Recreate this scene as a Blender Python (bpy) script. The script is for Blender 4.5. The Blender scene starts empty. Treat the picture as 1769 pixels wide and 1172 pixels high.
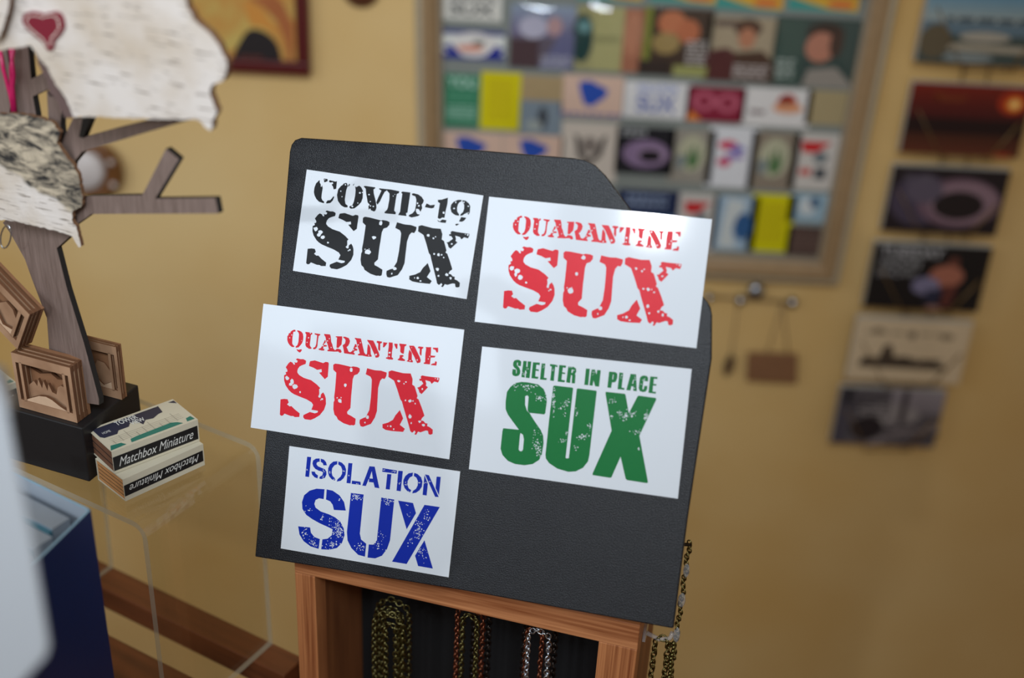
import bpy, bmesh, math, random
import numpy as np
from numpy import array as A
from mathutils import Matrix, Vector

# ------------------------------------------------------------------ camera
W, HT = 1769, 1172
FP = 2200.0                     # focal length in pixels of the 1769 wide frame
CX, CY = 884.5, 586.0
CAM = A([0, 0, 1.7])
_p = math.atan(FP / 4019.4); _r = math.atan(208.5 / 4014.0)
F = A([0, math.cos(_p), -math.sin(_p)])
_U0 = A([0, math.sin(_p), math.cos(_p)]); _R0 = A([1.0, 0, 0])
R = _R0 * math.cos(_r) + _U0 * math.sin(_r)
U = _U0 * math.cos(_r) - _R0 * math.sin(_r)
scene = bpy.context.scene
COL = scene.collection
cd = bpy.data.cameras.new('camera'); cam = bpy.data.objects.new('camera', cd); COL.objects.link(cam)
cd.sensor_width = 23.6; cd.lens = FP / W * 23.6
cam.matrix_world = Matrix(((R[0], U[0], -F[0], CAM[0]), (R[1], U[1], -F[1], CAM[1]), (R[2], U[2], -F[2], CAM[2]), (0, 0, 0, 1)))
cd.clip_start = .01
cd.dof.use_dof = True; cd.dof.focus_distance = 0.86; cd.dof.aperture_fstop = 1.85
scene.camera = cam
# ------------------------------------------------------------------ light
scene.view_settings.view_transform = 'Standard'; scene.view_settings.look = 'None'
scene.view_settings.gamma = 1.0; scene.view_settings.exposure = 0.32
wd = bpy.data.worlds.new('room_light'); scene.world = wd; wd.use_nodes = True
wd.node_tree.nodes['Background'].inputs[0].default_value = (1.0, .84, .64, 1)
wd.node_tree.nodes['Background'].inputs[1].default_value = 0.19
def area(name, loc, target, size, power, col, shape='DISK'):
    l = bpy.data.lights.new(name, 'AREA'); l.shape = shape; l.size = size; l.energy = power; l.color = col
    if shape == 'RECTANGLE': l.size_y = size * .8
    o = bpy.data.objects.new(name, l); COL.objects.link(o); o.location = loc
    o.rotation_euler = (Vector(target) - Vector(loc)).to_track_quat('-Z', 'Y').to_euler()
    return o
def spot(name, loc, target, radius, power, col, ang, blend):
    l = bpy.data.lights.new(name, 'SPOT'); l.energy = power; l.color = col; l.shadow_soft_size = radius; l.spot_size = math.radians(ang); l.spot_blend = blend
    o = bpy.data.objects.new(name, l); COL.objects.link(o); o.location = loc
    o.rotation_euler = (Vector(target) - Vector(loc)).to_track_quat('-Z', 'Y').to_euler()
area('window_daylight', (-1.9, -1.0, 2.4), (-.3, 1.2, 1.2), 1.5, 15, (.74, .87, 1.0), 'RECTANGLE')
spot('wall_fill_spot', (.0, -.55, 2.5), (-.25, 1.62, 1.15), .22, 80, (.80, .905, 1.0), 52, 1.0)  # added fill spot lifting the wall's left and centre, no real fixture
area('shop_lamp', (-.74, -.928, 2.150), (0.05, .75, 1.3), .06, 3.6, (.92, .96, 1.0))
area('camera_flash', (.03, -.05, 1.83), (0.0, 1.0, 1.2), .05, .5, (.88, .94, 1.0))

# ------------------------------------------------------------------ geometry of the view
def nz(v): return v / np.linalg.norm(v)
def ray(x, y): return F + R * (x - CX) / FP - U * (y - CY) / FP
def at(x, y, d): return CAM + ray(x, y) * d
def pz(x, y, z): d = ray(x, y); return CAM + d * ((z - CAM[2]) / d[2])
def pyy(x, y, Y): d = ray(x, y); return CAM + d * (Y / d[1])

class Frame:
    """a plane in the room: origin, x to the right, y up, z out of its face"""
    def __init__(s, o, ex, ey):
        s.o = A(o, dtype=float); s.ex = nz(A(ex, dtype=float)); ey = A(ey, dtype=float)
        s.ey = nz(ey - s.ex * (ey @ s.ex)); s.ez = np.cross(s.ex, s.ey)
    def mat(s):
        m = Matrix.Identity(4)
        for i in range(3):
            m[i][0] = s.ex[i]; m[i][1] = s.ey[i]; m[i][2] = s.ez[i]; m[i][3] = s.o[i]
        return m
    def loc(s, px, py, h=0.0):
        d = ray(px, py); q = CAM + d * (((s.o + s.ez * h - CAM) @ s.ez) / (d @ s.ez))
        q = q - s.o; return (q @ s.ex, q @ s.ey)
    def poly(s, pts, h=0.0): return [s.loc(x, y, h) for x, y in pts]
    def shifted(s, x=0, y=0, z=0): return Frame(s.o + s.ex * x + s.ey * y + s.ez * z, s.ex, s.ey)

# ------------------------------------------------------------------ materials
def lin(c):
    return tuple(((v / 255) / 12.92 if v / 255 <= .04045 else ((v / 255 + .055) / 1.055) ** 2.4) for v in c)
_M = {}
def mat(rgb, rough=.55, var=.06, scale=40, metal=0, bump=0, bscale=200, spec=.5, coat=0, name=None):
    key = (tuple(rgb), rough, var, scale, metal, bump, bscale, spec, coat)
    if key in _M: return _M[key]
    m = bpy.data.materials.new(name or 'paint_%d_%d_%d' % tuple(int(v) for v in rgb)); m.use_nodes = True
    nt = m.node_tree; b = nt.nodes['Principled BSDF']
    L = lin(rgb)
    if var:
        tc = nt.nodes.new('ShaderNodeTexCoord'); n = nt.nodes.new('ShaderNodeTexNoise'); n.inputs['Scale'].default_value = scale
        n.inputs['Detail'].default_value = 3
        nt.links.new(tc.outputs['Object'], n.inputs['Vector'])
        r = nt.nodes.new('ShaderNodeMix'); r.data_type = 'RGBA'
        r.inputs[6].default_value = (*[v * (1 - var) for v in L], 1); r.inputs[7].default_value = (*[min(1, v * (1 + var)) for v in L], 1)
        nt.links.new(n.outputs[0], r.inputs[0]); nt.links.new(r.outputs[2], b.inputs['Base Color'])
    else:
        b.inputs['Base Color'].default_value = (*L, 1)
    b.inputs['Roughness'].default_value = rough; b.inputs['Metallic'].default_value = metal
    b.inputs['Specular IOR Level'].default_value = spec; b.inputs['Coat Weight'].default_value = coat
    if bump:
        tc = nt.nodes.new('ShaderNodeTexCoord'); n = nt.nodes.new('ShaderNodeTexNoise'); n.inputs['Scale'].default_value = bscale
        bp = nt.nodes.new('ShaderNodeBump'); bp.inputs['Strength'].default_value = bump; bp.inputs['Distance'].default_value = .001
        nt.links.new(tc.outputs['Object'], n.inputs['Vector']); nt.links.new(n.outputs[0], bp.inputs['Height']); nt.links.new(bp.outputs[0], b.inputs['Normal'])
    _M[key] = m; return m
def wood(name, dark, light, scale=(6, 60, 60), rough=.5, dist=2.0, bump=.15):
    m = bpy.data.materials.new(name); m.use_nodes = True; nt = m.node_tree; b = nt.nodes['Principled BSDF']
    tc = nt.nodes.new('ShaderNodeTexCoord'); mp = nt.nodes.new('ShaderNodeMapping'); mp.inputs['Scale'].default_value = scale
    n = nt.nodes.new('ShaderNodeTexNoise'); n.inputs['Scale'].default_value = 1; n.inputs['Detail'].default_value = 4; n.inputs['Distortion'].default_value = dist * .15
    w = nt.nodes.new('ShaderNodeTexNoise'); w.inputs['Scale'].default_value = .3; w.inputs['Detail'].default_value = 2
    mx = nt.nodes.new('ShaderNodeMath'); mx.operation = 'MULTIPLY_ADD'; mx.inputs[1].default_value = .45
    r = nt.nodes.new('ShaderNodeValToRGB'); r.color_ramp.elements[0].color = (*lin(dark), 1); r.color_ramp.elements[1].color = (*lin(light), 1)
    r.color_ramp.elements[0].position = .36; r.color_ramp.elements[1].position = .66
    L = nt.links.new
    L(tc.outputs['Object'], mp.inputs[0]); L(mp.outputs[0], n.inputs['Vector']); L(mp.outputs[0], w.inputs['Vector'])
    L(w.outputs[0], mx.inputs[0])
    h = nt.nodes.new('ShaderNodeMath'); h.operation = 'MULTIPLY'; h.inputs[1].default_value = .55; L(n.outputs[0], h.inputs[0]); L(h.outputs[0], mx.inputs[2])
    L(mx.outputs[0], r.inputs[0]); L(r.outputs[0], b.inputs['Base Color']); b.inputs['Roughness'].default_value = rough
    bp = nt.nodes.new('ShaderNodeBump'); bp.inputs['Strength'].default_value = bump; bp.inputs['Distance'].default_value = .0005
    L(mx.outputs[0], bp.inputs['Height']); L(bp.outputs[0], b.inputs['Normal'])
    return m
def clear(name, tint=(1, 1, 1), rough=.03, milk=0.0, milkcol=(.8, .8, .75)):
    """clear plastic sheet: see-through plus its surface reflection"""
    m = bpy.data.materials.new(name); m.use_nodes = True; nt = m.node_tree
    for n in list(nt.nodes):
        if n.type == 'BSDF_PRINCIPLED': nt.nodes.remove(n)
    out = [n for n in nt.nodes if n.type == 'OUTPUT_MATERIAL'][0]
    t = nt.nodes.new('ShaderNodeBsdfTransparent'); t.inputs[0].default_value = (*tint, 1)
    g = nt.nodes.new('ShaderNodeBsdfGlossy'); g.inputs['Roughness'].default_value = rough
    lw = nt.nodes.new('ShaderNodeLayerWeight'); lw.inputs[0].default_value = .5
    pw = nt.nodes.new('ShaderNodeMath'); pw.operation = 'POWER'; pw.inputs[1].default_value = 4.5; nt.links.new(lw.outputs['Facing'], pw.inputs[0])
    fr = nt.nodes.new('ShaderNodeMath'); fr.operation = 'MULTIPLY_ADD'; fr.inputs[1].default_value = .95; fr.inputs[2].default_value = .045; nt.links.new(pw.outputs[0], fr.inputs[0])
    mx = nt.nodes.new('ShaderNodeMixShader'); L = nt.links.new
    src = t.outputs[0]
    if milk:
        d = nt.nodes.new('ShaderNodeBsdfDiffuse'); d.inputs[0].default_value = (*milkcol, 1)
        m2 = nt.nodes.new('ShaderNodeMixShader'); m2.inputs[0].default_value = milk; L(src, m2.inputs[1]); L(d.outputs[0], m2.inputs[2]); src = m2.outputs[0]
    L(fr.outputs[0], mx.inputs[0]); L(src, mx.inputs[1]); L(g.outputs[0], mx.inputs[2]); L(mx.outputs[0], out.inputs[0])
    return m
def ramp_mat(name, builder, rough=.6):
    m = bpy.data.materials.new(name); m.use_nodes = True; nt = m.node_tree; b = nt.nodes['Principled BSDF']; b.inputs['Roughness'].default_value = rough
    builder(nt, b); return m

# ------------------------------------------------------------------ object helpers
WORLD = {}
def link(name, me, M=None, parent=None, label=None, cat=None, group=None, kind=None):
    o = bpy.data.objects.new(name, me); COL.objects.link(o)
    M = M.copy() if M is not None else Matrix.Identity(4)
    WORLD[o.name] = M
    if parent is not None:
        o.parent = parent; o.matrix_parent_inverse = Matrix.Identity(4)
        o.matrix_local = WORLD[parent.name].inverted() @ M
    else: o.matrix_world = M
    tag(o, label, cat, group, kind)
    return o
def tag(o, label=None, cat=None, group=None, kind=None):
    for k, v in (('label', label), ('category', cat), ('group', group), ('kind', kind)):
        if v: o[k] = v
    return o
def thing(name, label, cat, o, group=None):
    return link(name, None, Matrix.Translation(Vector(o)), None, label, cat, group)

class MB:
    """collects faces with materials into one mesh"""
    def __init__(s): s.v = []; s.f = []; s.m = []; s.mats = []; s.smooth = []
    def mi(s, m):
        if m not in s.mats: s.mats.append(m)
        return s.mats.index(m)
    def face(s, pts, m, smooth=False):
        n = len(s.v); s.v += [tuple(p) for p in pts]; s.f.append(list(range(n, n + len(pts)))); s.m.append(s.mi(m)); s.smooth.append(smooth)
    def mesh(s, verts, faces, m, smooth=False):
        n = len(s.v); s.v += [tuple(p) for p in verts]; k = s.mi(m)
        for f in faces: s.f.append([i + n for i in f]); s.m.append(k); s.smooth.append(smooth)
    def flat(s, pts, z, m): s.face([(x, y, z) for x, y in ccw(pts)], m)
    def prism(s, pts, z0, z1, m, mside=None, mback=None):
        pts = ccw(pts); n = len(pts)
        s.mesh([(x, y, z1) for x, y in pts], [list(range(n))], m)
        s.mesh([(x, y, z0) for x, y in pts], [list(range(n))[::-1]], mback or mside or m)
        v = [(x, y, z0) for x, y in pts] + [(x, y, z1) for x, y in pts]
        s.mesh(v, [[i, (i + 1) % n, n + (i + 1) % n, n + i] for i in range(n)], mside or m)
    def box(s, x0, y0, z0, x1, y1, z1, m): s.prism([(x0, y0), (x1, y0), (x1, y1), (x0, y1)], z0, z1, m)
    def tube(s, path, r, m, n=8, closed=False, rz=None):
        P = [A(p, dtype=float) for p in path]; k = len(P); rings = []
        for i, p in enumerate(P):
            a = P[(i - 1) % k] if (closed or i > 0) else p; b = P[(i + 1) % k] if (closed or i < k - 1) else p
            t = nz(b - a); up = A([0, 0, 1.]) if abs(t[2]) < .9 else A([1., 0, 0])
            u = nz(np.cross(t, up)); w = np.cross(t, u)
            rr = r[i] if isinstance(r, (list, tuple)) else r
            rings.append([p + (u * math.cos(2 * math.pi * j / n) + w * math.sin(2 * math.pi * j / n)) * rr for j in range(n)])
        v = [q for g in rings for q in g]; f = []
        for i in range(k if closed else k - 1):
            i2 = (i + 1) % k
            for j in range(n): f.append([i * n + j, i * n + (j + 1) % n, i2 * n + (j + 1) % n, i2 * n + j])
        if not closed: f.append(list(range(n))[::-1]); f.append([(k - 1) * n + j for j in range(n)])
        s.mesh(v, f, m, True)
    def lathe(s, prof, m, c=(0, 0, 0), n=32, ax='z', sx=1, sy=1):
        v = []; f = []; k = len(prof)
        for j in range(n):
            a = 2 * math.pi * j / n
            for r_, h in prof: v.append((c[0] + r_ * math.cos(a) * sx, c[1] + r_ * math.sin(a) * sy, c[2] + h))
        for j in range(n):
            for i in range(k - 1): f.append([j * k + i, ((j + 1) % n) * k + i, ((j + 1) % n) * k + i + 1, j * k + i + 1])
        s.mesh(v, f, m, True)
    def build(s, name, M=None, parent=None, bevel=0, seg=2, **kw):
        me = bpy.data.meshes.new(name); me.from_pydata(s.v, [], s.f)
        for m in s.mats: me.materials.append(m)
        for p, k, sm in zip(me.polygons, s.m, s.smooth): p.material_index = k; p.use_smooth = sm
        bm = bmesh.new(); bm.from_mesh(me)
        if bevel: bmesh.ops.remove_doubles(bm, verts=bm.verts, dist=1e-6)
        bm.normal_update(); bm.to_mesh(me); bm.free(); me.update()
        o = link(name, me, M, parent, **kw)
        if bevel:
            b = o.modifiers.new('bevel', 'BEVEL'); b.width = bevel; b.segments = seg; b.limit_method = 'ANGLE'; b.angle_limit = math.radians(40)
        return o
def ccw(p):
    a = sum(p[i][0] * p[(i + 1) % len(p)][1] - p[(i + 1) % len(p)][0] * p[i][1] for i in range(len(p)))
    return list(p) if a > 0 else list(p)[::-1]
def blob(cx, cy, r, rnd, n=8, j=.25, sx=1):
    return [(cx + sx * r * math.cos(2 * math.pi * i / n) * (1 + rnd.uniform(-j, j)), cy + r * math.sin(2 * math.pi * i / n) * (1 + rnd.uniform(-j, j))) for i in range(n)]
def textgeo(txt, shear=0, bold=0.0):
    """outlines of plain lettering, filled, scaled to a unit height box; returns verts, faces, width"""
    c = bpy.data.curves.new('lettering', 'FONT'); c.body = txt; c.size = 1; c.shear = shear; c.offset = bold
    o = bpy.data.objects.new('lettering', c); COL.objects.link(o)
    dg = bpy.context.evaluated_depsgraph_get(); dg.update()
    me = bpy.data.meshes.new_from_object(o.evaluated_get(dg))
    v = [(p.co.x, p.co.y) for p in me.vertices]; f = [list(p.vertices) for p in me.polygons]
    bpy.data.objects.remove(o); bpy.data.curves.remove(c); bpy.data.meshes.remove(me)
    x0 = min(a for a, b in v); x1 = max(a for a, b in v); y0 = min(b for a, b in v); y1 = max(b for a, b in v)
    return [((a - x0) / (x1 - x0), (b - y0) / (y1 - y0)) for a, b in v], f
def put_text(mb, txt, x0, y0, x1, y1, z, m, shear=0, bold=0, flip=False):
    v, f = textgeo(txt, shear, bold)
    if flip: v = [(1 - a, 1 - b) for a, b in v]
    mb.mesh([(x0 + a * (x1 - x0), y0 + b * (y1 - y0), z) for a, b in v], f, m)

# ================================================================== THE SETTING
WY = 1.62
def wallpaint(nt, b):
    tc = nt.nodes.new('ShaderNodeTexCoord'); n = nt.nodes.new('ShaderNodeTexNoise'); n.inputs['Scale'].default_value = 2.2; n.inputs['Detail'].default_value = 4
    r = nt.nodes.new('ShaderNodeValToRGB'); r.color_ramp.elements[0].color = (*lin((214, 172, 103)), 1); r.color_ramp.elements[1].color = (*lin((228, 196, 138)), 1)
    r.color_ramp.elements[0].position = .35; r.color_ramp.elements[1].position = .7
    nt.links.new(tc.outputs['Object'], n.inputs['Vector']); nt.links.new(n.outputs[0], r.inputs[0]); nt.links.new(r.outputs[0], b.inputs['Base Color'])
    n2 = nt.nodes.new('ShaderNodeTexNoise'); n2.inputs['Scale'].default_value = 120; bp = nt.nodes.new('ShaderNodeBump'); bp.inputs['Strength'].default_value = .12; bp.inputs['Distance'].default_value = .002
    nt.links.new(tc.outputs['Object'], n2.inputs['Vector']); nt.links.new(n2.outputs[0], bp.inputs['Height']); nt.links.new(bp.outputs[0], b.inputs['Normal'])
m_wall = ramp_mat('ochre_wall_paint', wallpaint, .6)
m_floor = wood('floor_boards', (80, 52, 30), (120, 82, 50))
mb = MB(); mb.box(-2.6, WY, -.02, 2.6, WY + .1, 2.6, m_wall); mb.build('wall_back', kind='structure')
mb = MB(); mb.box(-2.6, -2.4, -.06, 2.6, WY, -.02 + .0, m_floor); mb.build('floor', kind='structure')

# ================================================================== DISPLAY BOARD
_h = nz(A([8200, 940, -FP])); _v = nz(A([-2314, 21400, FP])); _v = nz(_v - _h * (_h @ _v))
c2w = lambda v: R * v[0] - U * v[1] + F * v[2]
BD = Frame(at(505, 240, .85), c2w(_h), -c2w(_v))
def board_mat(nt, b):
    tc = nt.nodes.new('ShaderNodeTexCoord'); n = nt.nodes.new('ShaderNodeTexNoise'); n.inputs['Scale'].default_value = 1500; n.inputs['Detail'].default_value = 2
    r = nt.nodes.new('ShaderNodeValToRGB'); r.color_ramp.elements[0].position = .35; r.color_ramp.elements[1].position = .8
    r.color_ramp.elements[0].color = (*lin((4, 5, 8)), 1); r.color_ramp.elements[1].color = (*lin((34, 37, 46)), 1)
    bp = nt.nodes.new('ShaderNodeBump'); bp.inputs['Strength'].default_value = .55; bp.inputs['Distance'].default_value = .0006
    n2 = nt.nodes.new('ShaderNodeTexNoise'); n2.inputs['Scale'].default_value = 1500; n2.inputs['Detail'].default_value = 2
    L = nt.links.new; L(tc.outputs['Object'], n.inputs['Vector']); L(tc.outputs['Object'], n2.inputs['Vector']); L(n.outputs[0], r.inputs[0]); L(r.outputs[0], b.inputs['Base Color'])
    L(n2.outputs[0], bp.inputs['Height']); L(bp.outputs[0], b.inputs['Normal']); b.inputs['Specular IOR Level'].default_value = .45
m_board = ramp_mat('textured_black_plastic', board_mat, .36)
def arc(cx, cy, pts): return pts
bpts = [(500, 262), (503, 250), (509, 242), (520, 238), (760, 254), (990, 273), (1010, 276), (1027, 285), (1045, 303), (1088, 361), (1150, 444), (1214, 513), (1222, 522), (1227, 532), (1229.5, 545), (1229, 620),
        (1187, 900), (1163, 1087), (800, 1021), (440, 962.5), (462, 720), (480, 500)]
mb = MB(); mb.prism(BD.poly(bpts), -.0035, 0, m_board)
board = mb.build('display_board', BD.mat(), bevel=.0009, label='black textured plastic board leaning on the wooden box, five SUX stickers on it', cat='display board')

# ------------------------------------------------------------------ stickers, traced lettering
def homog(src, dst):
    """best affine map from one set of points to another"""
    X = A([[x, y, 1.0] for x, y in src]); h = np.linalg.lstsq(X, A(dst, dtype=float), rcond=None)[0]
    return lambda p: tuple(A([p[0], p[1], 1.0]) @ h)
def P(ox, oy, s, txt):
    """polygons of a letter tracing: 'x y x y ...' separated by / ; crop origin and scale"""
    out = []
    for t in txt.split('/'):
        a = [float(k) for k in t.split()]
        out.append([(ox + a[i] / s, oy + a[i + 1] / s) for i in range(0, len(a), 2)])
    return out
def CH(ox, oy, s, txt):
    a = [float(k) for k in txt.split()]
    return [(ox + a[i] / s, oy + a[i + 1] / s, a[i + 2] / s) for i in range(0, len(a), 3)]
def speck(ox, oy, s, lst, seed, r=(.4, 1.0)):
    rnd = random.Random(seed); out = []
    for cx, cy, sx, sy, n in lst:
        for _ in range(n):
            out.append((ox + rnd.gauss(cx, sx * .55) / s, oy + rnd.gauss(cy, sy * .55) / s, rnd.uniform(*r)))
    return out
QW = P(880, 365, 11.793,
 '262 98 232 92 185 112 150 140 105 185 100 215 75 235 70 320 90 385 125 435 170 472 222 475 232 455 200 430 182 395 190 270 205 190 215 140 262 130/'
 '300 105 340 108 400 135 430 180 438 250 430 320 405 385 360 440 320 480 262 488 255 465 300 425 322 360 332 270 340 190 325 145 300 125/'
 '272 515 320 530 390 515 398 540 365 585 335 588 295 555/'
 '485 135 540 138 645 155 640 180 608 205 600 290 580 420 600 465 620 480 612 505 560 505 500 465 480 425 490 290 505 190 485 165/'
 '695 160 825 175 820 200 785 220 765 330 755 430 735 480 700 510 655 512 655 480 700 460 725 400 742 280 750 205 695 185/'
 '925 300 945 320 940 360 905 390 895 410 965 415 965 445 895 450 880 485 910 510 905 535 845 535 780 520 780 500 830 480 870 415/'
 '912 170 1045 178 1060 230 1068 340 1090 390 1110 480 1150 525 1180 500 1200 480 1280 505 1300 550 1285 578 1240 570 1225 550 1130 555 980 548 975 525 1010 505 985 400 955 330 940 240 912 195/'
 '1175 215 1320 215 1318 280 1300 395 1255 440 1230 470 1185 465 1195 300 1205 245 1175 235/'
 '1345 220 1400 225 1470 250 1495 310 1480 370 1450 420 1415 450 1435 490 1455 545 1495 560 1540 530 1560 490 1610 375 1640 385 1650 440 1600 460 1660 490 1655 520 1600 525 1570 560 1600 590 1590 612 1480 600 1355 585 1345 510 1325 410 1380 370 1395 300 1375 260 1345 250/'
 '1605 240 1745 255 1765 340 1789 450 1814 560 1845 600 1874 590 1884 468 1899 368 1929 393 1954 448 1962 595 1979 618 1979 648 1879 648 1799 633 1769 628 1675 625 1665 600 1710 580 1690 500 1655 400 1635 290 1605 262')
QW += P(1030, 375, 11.793,
 '115 160 165 165 255 175 290 245 375 440 390 500 365 540 300 550 290 520 250 430 180 270 120 185/'
 '330 195 345 178 450 192 450 220 412 240 405 385 385 400 360 360 365 235 330 215/'
 '480 205 578 215 545 265 495 320 470 315/'
 '605 205 695 210 695 300 675 410 665 530 700 555 690 582 600 582 530 560 535 540 575 530 585 400 600 300/'
 '725 230 805 235 798 340 770 345 735 270/'
 '845 225 1005 240 1005 265 965 290 940 450 900 445 860 410 865 300 845 255/'
 '850 480 920 475 940 500 900 530 930 560 970 580 960 608 880 605 800 590 800 575 840 545/'
 '1070 350 1125 430 1120 575 1145 600 1140 635 1080 630 1000 612 1010 600 1035 580 1045 450/'
 '1065 265 1175 268 1205 310 1300 510 1325 580 1310 635 1240 650 1225 620 1180 520 1110 390 1075 310/'
 '1265 295 1290 280 1390 290 1385 320 1355 335 1340 480 1320 480 1300 440 1305 330 1265 315/'
 '1435 290 1565 290 1560 400 1550 470 1660 480 1640 515 1550 520 1530 670 1390 660 1390 635 1420 620 1430 440 1450 320/'
 '1605 300 1725 300 1720 400 1685 405 1660 350 1605 330/'
 '1555 665 1600 645 1640 640 1650 595 1690 610 1675 692 1555 685')
QC = CH(880, 365, 11.793, '138 158 14 175 210 14 128 272 12 600 160 12 558 262 14 520 362 14 1028 272 12 985 322 14 880 432 16 930 385 14 1065 462 12 1730 345 14 1680 395 14 1575 505 14 398 325 8 1215 480 12')
QC += CH(1030, 375, 11.793, '145 500 14 310 480 22 620 430 22 608 512 14 910 528 14 1080 598 12 1245 580 16 1495 550 14 1530 495 14 1125 310 10')
SUX = P(860, 420, 8.371,
 '510 80 470 60 425 62 375 50 350 68 380 90 368 115 345 118 325 108 335 140 325 152 308 140 295 118 262 103 230 130 185 192 210 235 208 262 180 268 190 300 155 320 155 400 175 470 225 545 265 582 310 610 400 645 510 685 590 730 615 770 585 845 690 860 685 885 640 900 560 880 455 930 450 965 475 995 570 1005 640 975 720 925 790 840 822 750 820 660 805 610 780 570 745 600 735 655 705 640 718 590 715 525 735 505 680 450 590 385 530 368 470 350 400 310 372 275 370 250 380 215 410 175 450 155 505 135 515 100/'
 '580 90 655 75 790 115 830 95 870 100 880 120 860 325 810 365 720 265 765 255 760 210 735 215 690 222 630 190 560 165 568 120/'
 '90 695 150 685 205 690 222 740 195 770 235 800 265 795 310 840 395 905 388 962 315 965 290 950 250 950 150 915 125 945 95 950 75 930/'
 '950 140 980 118 1050 125 1200 155 1240 165 1270 155 1340 165 1378 185 1375 230 1340 275 1285 295 1260 360 1245 500 1232 600 1215 805 1160 865 1165 900 1220 925 1295 970 1285 1060 1260 1075 1230 1070 1200 1075 1100 1045 1010 990 990 945 955 915 938 830 945 720 960 690 955 640 970 540 985 400 998 260 950 215')
SUX += P(1010, 430, 8.372,
 '240 95 300 110 370 125 460 128 555 155 548 210 520 258 480 250 445 290 412 400 400 560 385 760 350 860 285 960 220 985 155 1010 115 1000 100 950 105 900 165 870 200 860 215 835 262 745 290 560 305 390 312 270 290 225 215 190/'
 '585 140 635 120 700 135 820 160 940 162 970 250 962 335 1000 360 1045 510 1030 545 1060 565 1105 680 1150 815 1110 850 1090 890 1130 895 1160 930 1195 935 1190 975 1230 990 1280 1030 1275 1095 1240 1110 1210 1100 1200 1050 1165 1045 1080 1075 1040 1065 1010 1115 980 1110 1000 1075 985 1050 945 1085 915 1060 890 960 850 820 810 680 790 600 765 570 720 420 670 280 580 225/'
 '1100 205 1125 188 1200 200 1400 220 1400 250 1380 295 1320 280 1275 318 1250 280 1175 262 1190 320 1180 345 1215 370 1110 480 1075 455 1060 405 1040 380 1075 370 1140 315 1110 270 1085 275 1075 245 1105 240/'
 '755 735 805 865 750 965 830 1025 800 1075 620 1065 520 1050 470 1020 470 960 560 935 640 890 680 820')
SC = CH(860, 420, 8.371, '205 362 33 285 410 38 260 455 30 325 492 36 410 575 16 1238 210 36 1140 450 30 1050 695 38 1005 650 10 1068 645 10 720 632 20 762 675 14 740 690 10')
SC += CH(1010, 430, 8.372, '745 285 22 830 325 14 862 298 12 850 580 16 920 588 24 970 588 12 1005 630 12 915 830 30 935 935 16 1070 908 22 1130 960 22 1125 400 14 1375 238 14 1335 230 8 230 862 28 190 942 14 605 990 20 555 990 10 650 1035 12')
CW = P(530, 300, 11.793,
 '262 130 240 150 190 200 155 290 145 380 160 450 195 520 250 575 340 605 352 600 352 570 318 545 300 500 305 420 325 300 315 235 300 270 285 270 285 220 265 185/'
 '350 100 425 112 425 155 370 178 348 170 355 150 345 130/455 145 475 135 550 155 580 165 615 155 600 310 550 325 530 260 505 225 540 205 530 175 480 185 455 170/'
 '545 460 560 480 530 550 480 600 400 612 395 590 420 550 480 540 515 500/'
 '750 205 735 230 700 250 640 320 615 440 635 560 700 650 770 690 830 690 835 655 790 620 775 540 790 430 805 340 835 250 820 200 800 190/'
 '985 260 1010 275 1070 245 1110 280 1145 350 1140 500 1110 580 1050 650 970 710 900 718 865 690 870 670 930 640 960 570 985 450 995 340/'
 '860 210 885 220 860 260 835 265/940 230 975 200 950 250/'
 '1160 265 1180 250 1395 280 1395 300 1360 325 1365 400 1395 520 1415 620 1420 700 1400 755 1370 775 1310 750 1290 710 1260 740 1255 660 1285 640 1240 590 1230 520 1210 420 1200 310/'
 '1475 300 1635 318 1632 345 1590 370 1550 440 1490 570 1440 635 1415 590 1450 500 1520 350 1475 320')
CW += P(670, 320, 11.793,
 '-18 80 60 88 235 125 225 165 185 180 165 280 130 520 165 560 155 595 90 590 -60 575 -72 555 -15 500 0 464 30 300 34 170 -15 115/'
 '270 150 300 130 460 150 440 290 400 560 370 570 380 630 280 620 210 610 225 580 250 540 265 400 295 180/'
 '490 175 530 165 620 190 690 240 735 310 720 360 690 400 700 470 665 545 630 490 580 480 570 530 600 590 655 600 620 630 560 645 480 660 425 635 430 610 500 575 550 520 575 400 580 290 560 230 495 205/'
 '790 375 830 390 860 410 960 400 940 460 890 475 755 450 765 420/'
 '1020 300 1100 295 1225 255 1215 380 1175 540 1155 665 1110 660 1060 690 1015 670 1040 500 1060 370 1020 340/'
 '1005 710 1060 740 1110 700 1195 715 1180 770 1100 765 1030 745/'
 '1505 300 1430 300 1340 340 1290 400 1275 470 1295 550 1340 590 1385 615 1450 625 1450 590 1415 540 1410 460 1430 390 1460 350 1500 330/'
 '1520 310 1580 315 1650 370 1680 430 1670 560 1640 610 1620 560 1560 590 1520 620 1475 625 1480 595 1530 550 1555 480 1555 400 1520 335/'
 '1495 650 1600 665 1560 720 1510 748 1450 740 1470 700/1370 800 1410 785 1460 795 1395 830')
CC = CH(670, 320, 11.793, '605 370 20 635 420 20 1385 350 18 1350 475 16 1550 350 18 1640 430 14 1140 560 22 110 225 10 145 190 8 1640 560 10')
CC += CH(530, 300, 11.793, '695 360 16 720 470 12 1085 392 18 1135 385 12 1270 430 14 1295 570 12 925 670 18 1355 670 14 1040 600 12 790 230 14 1300 660 14 370 125 10')
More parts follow.
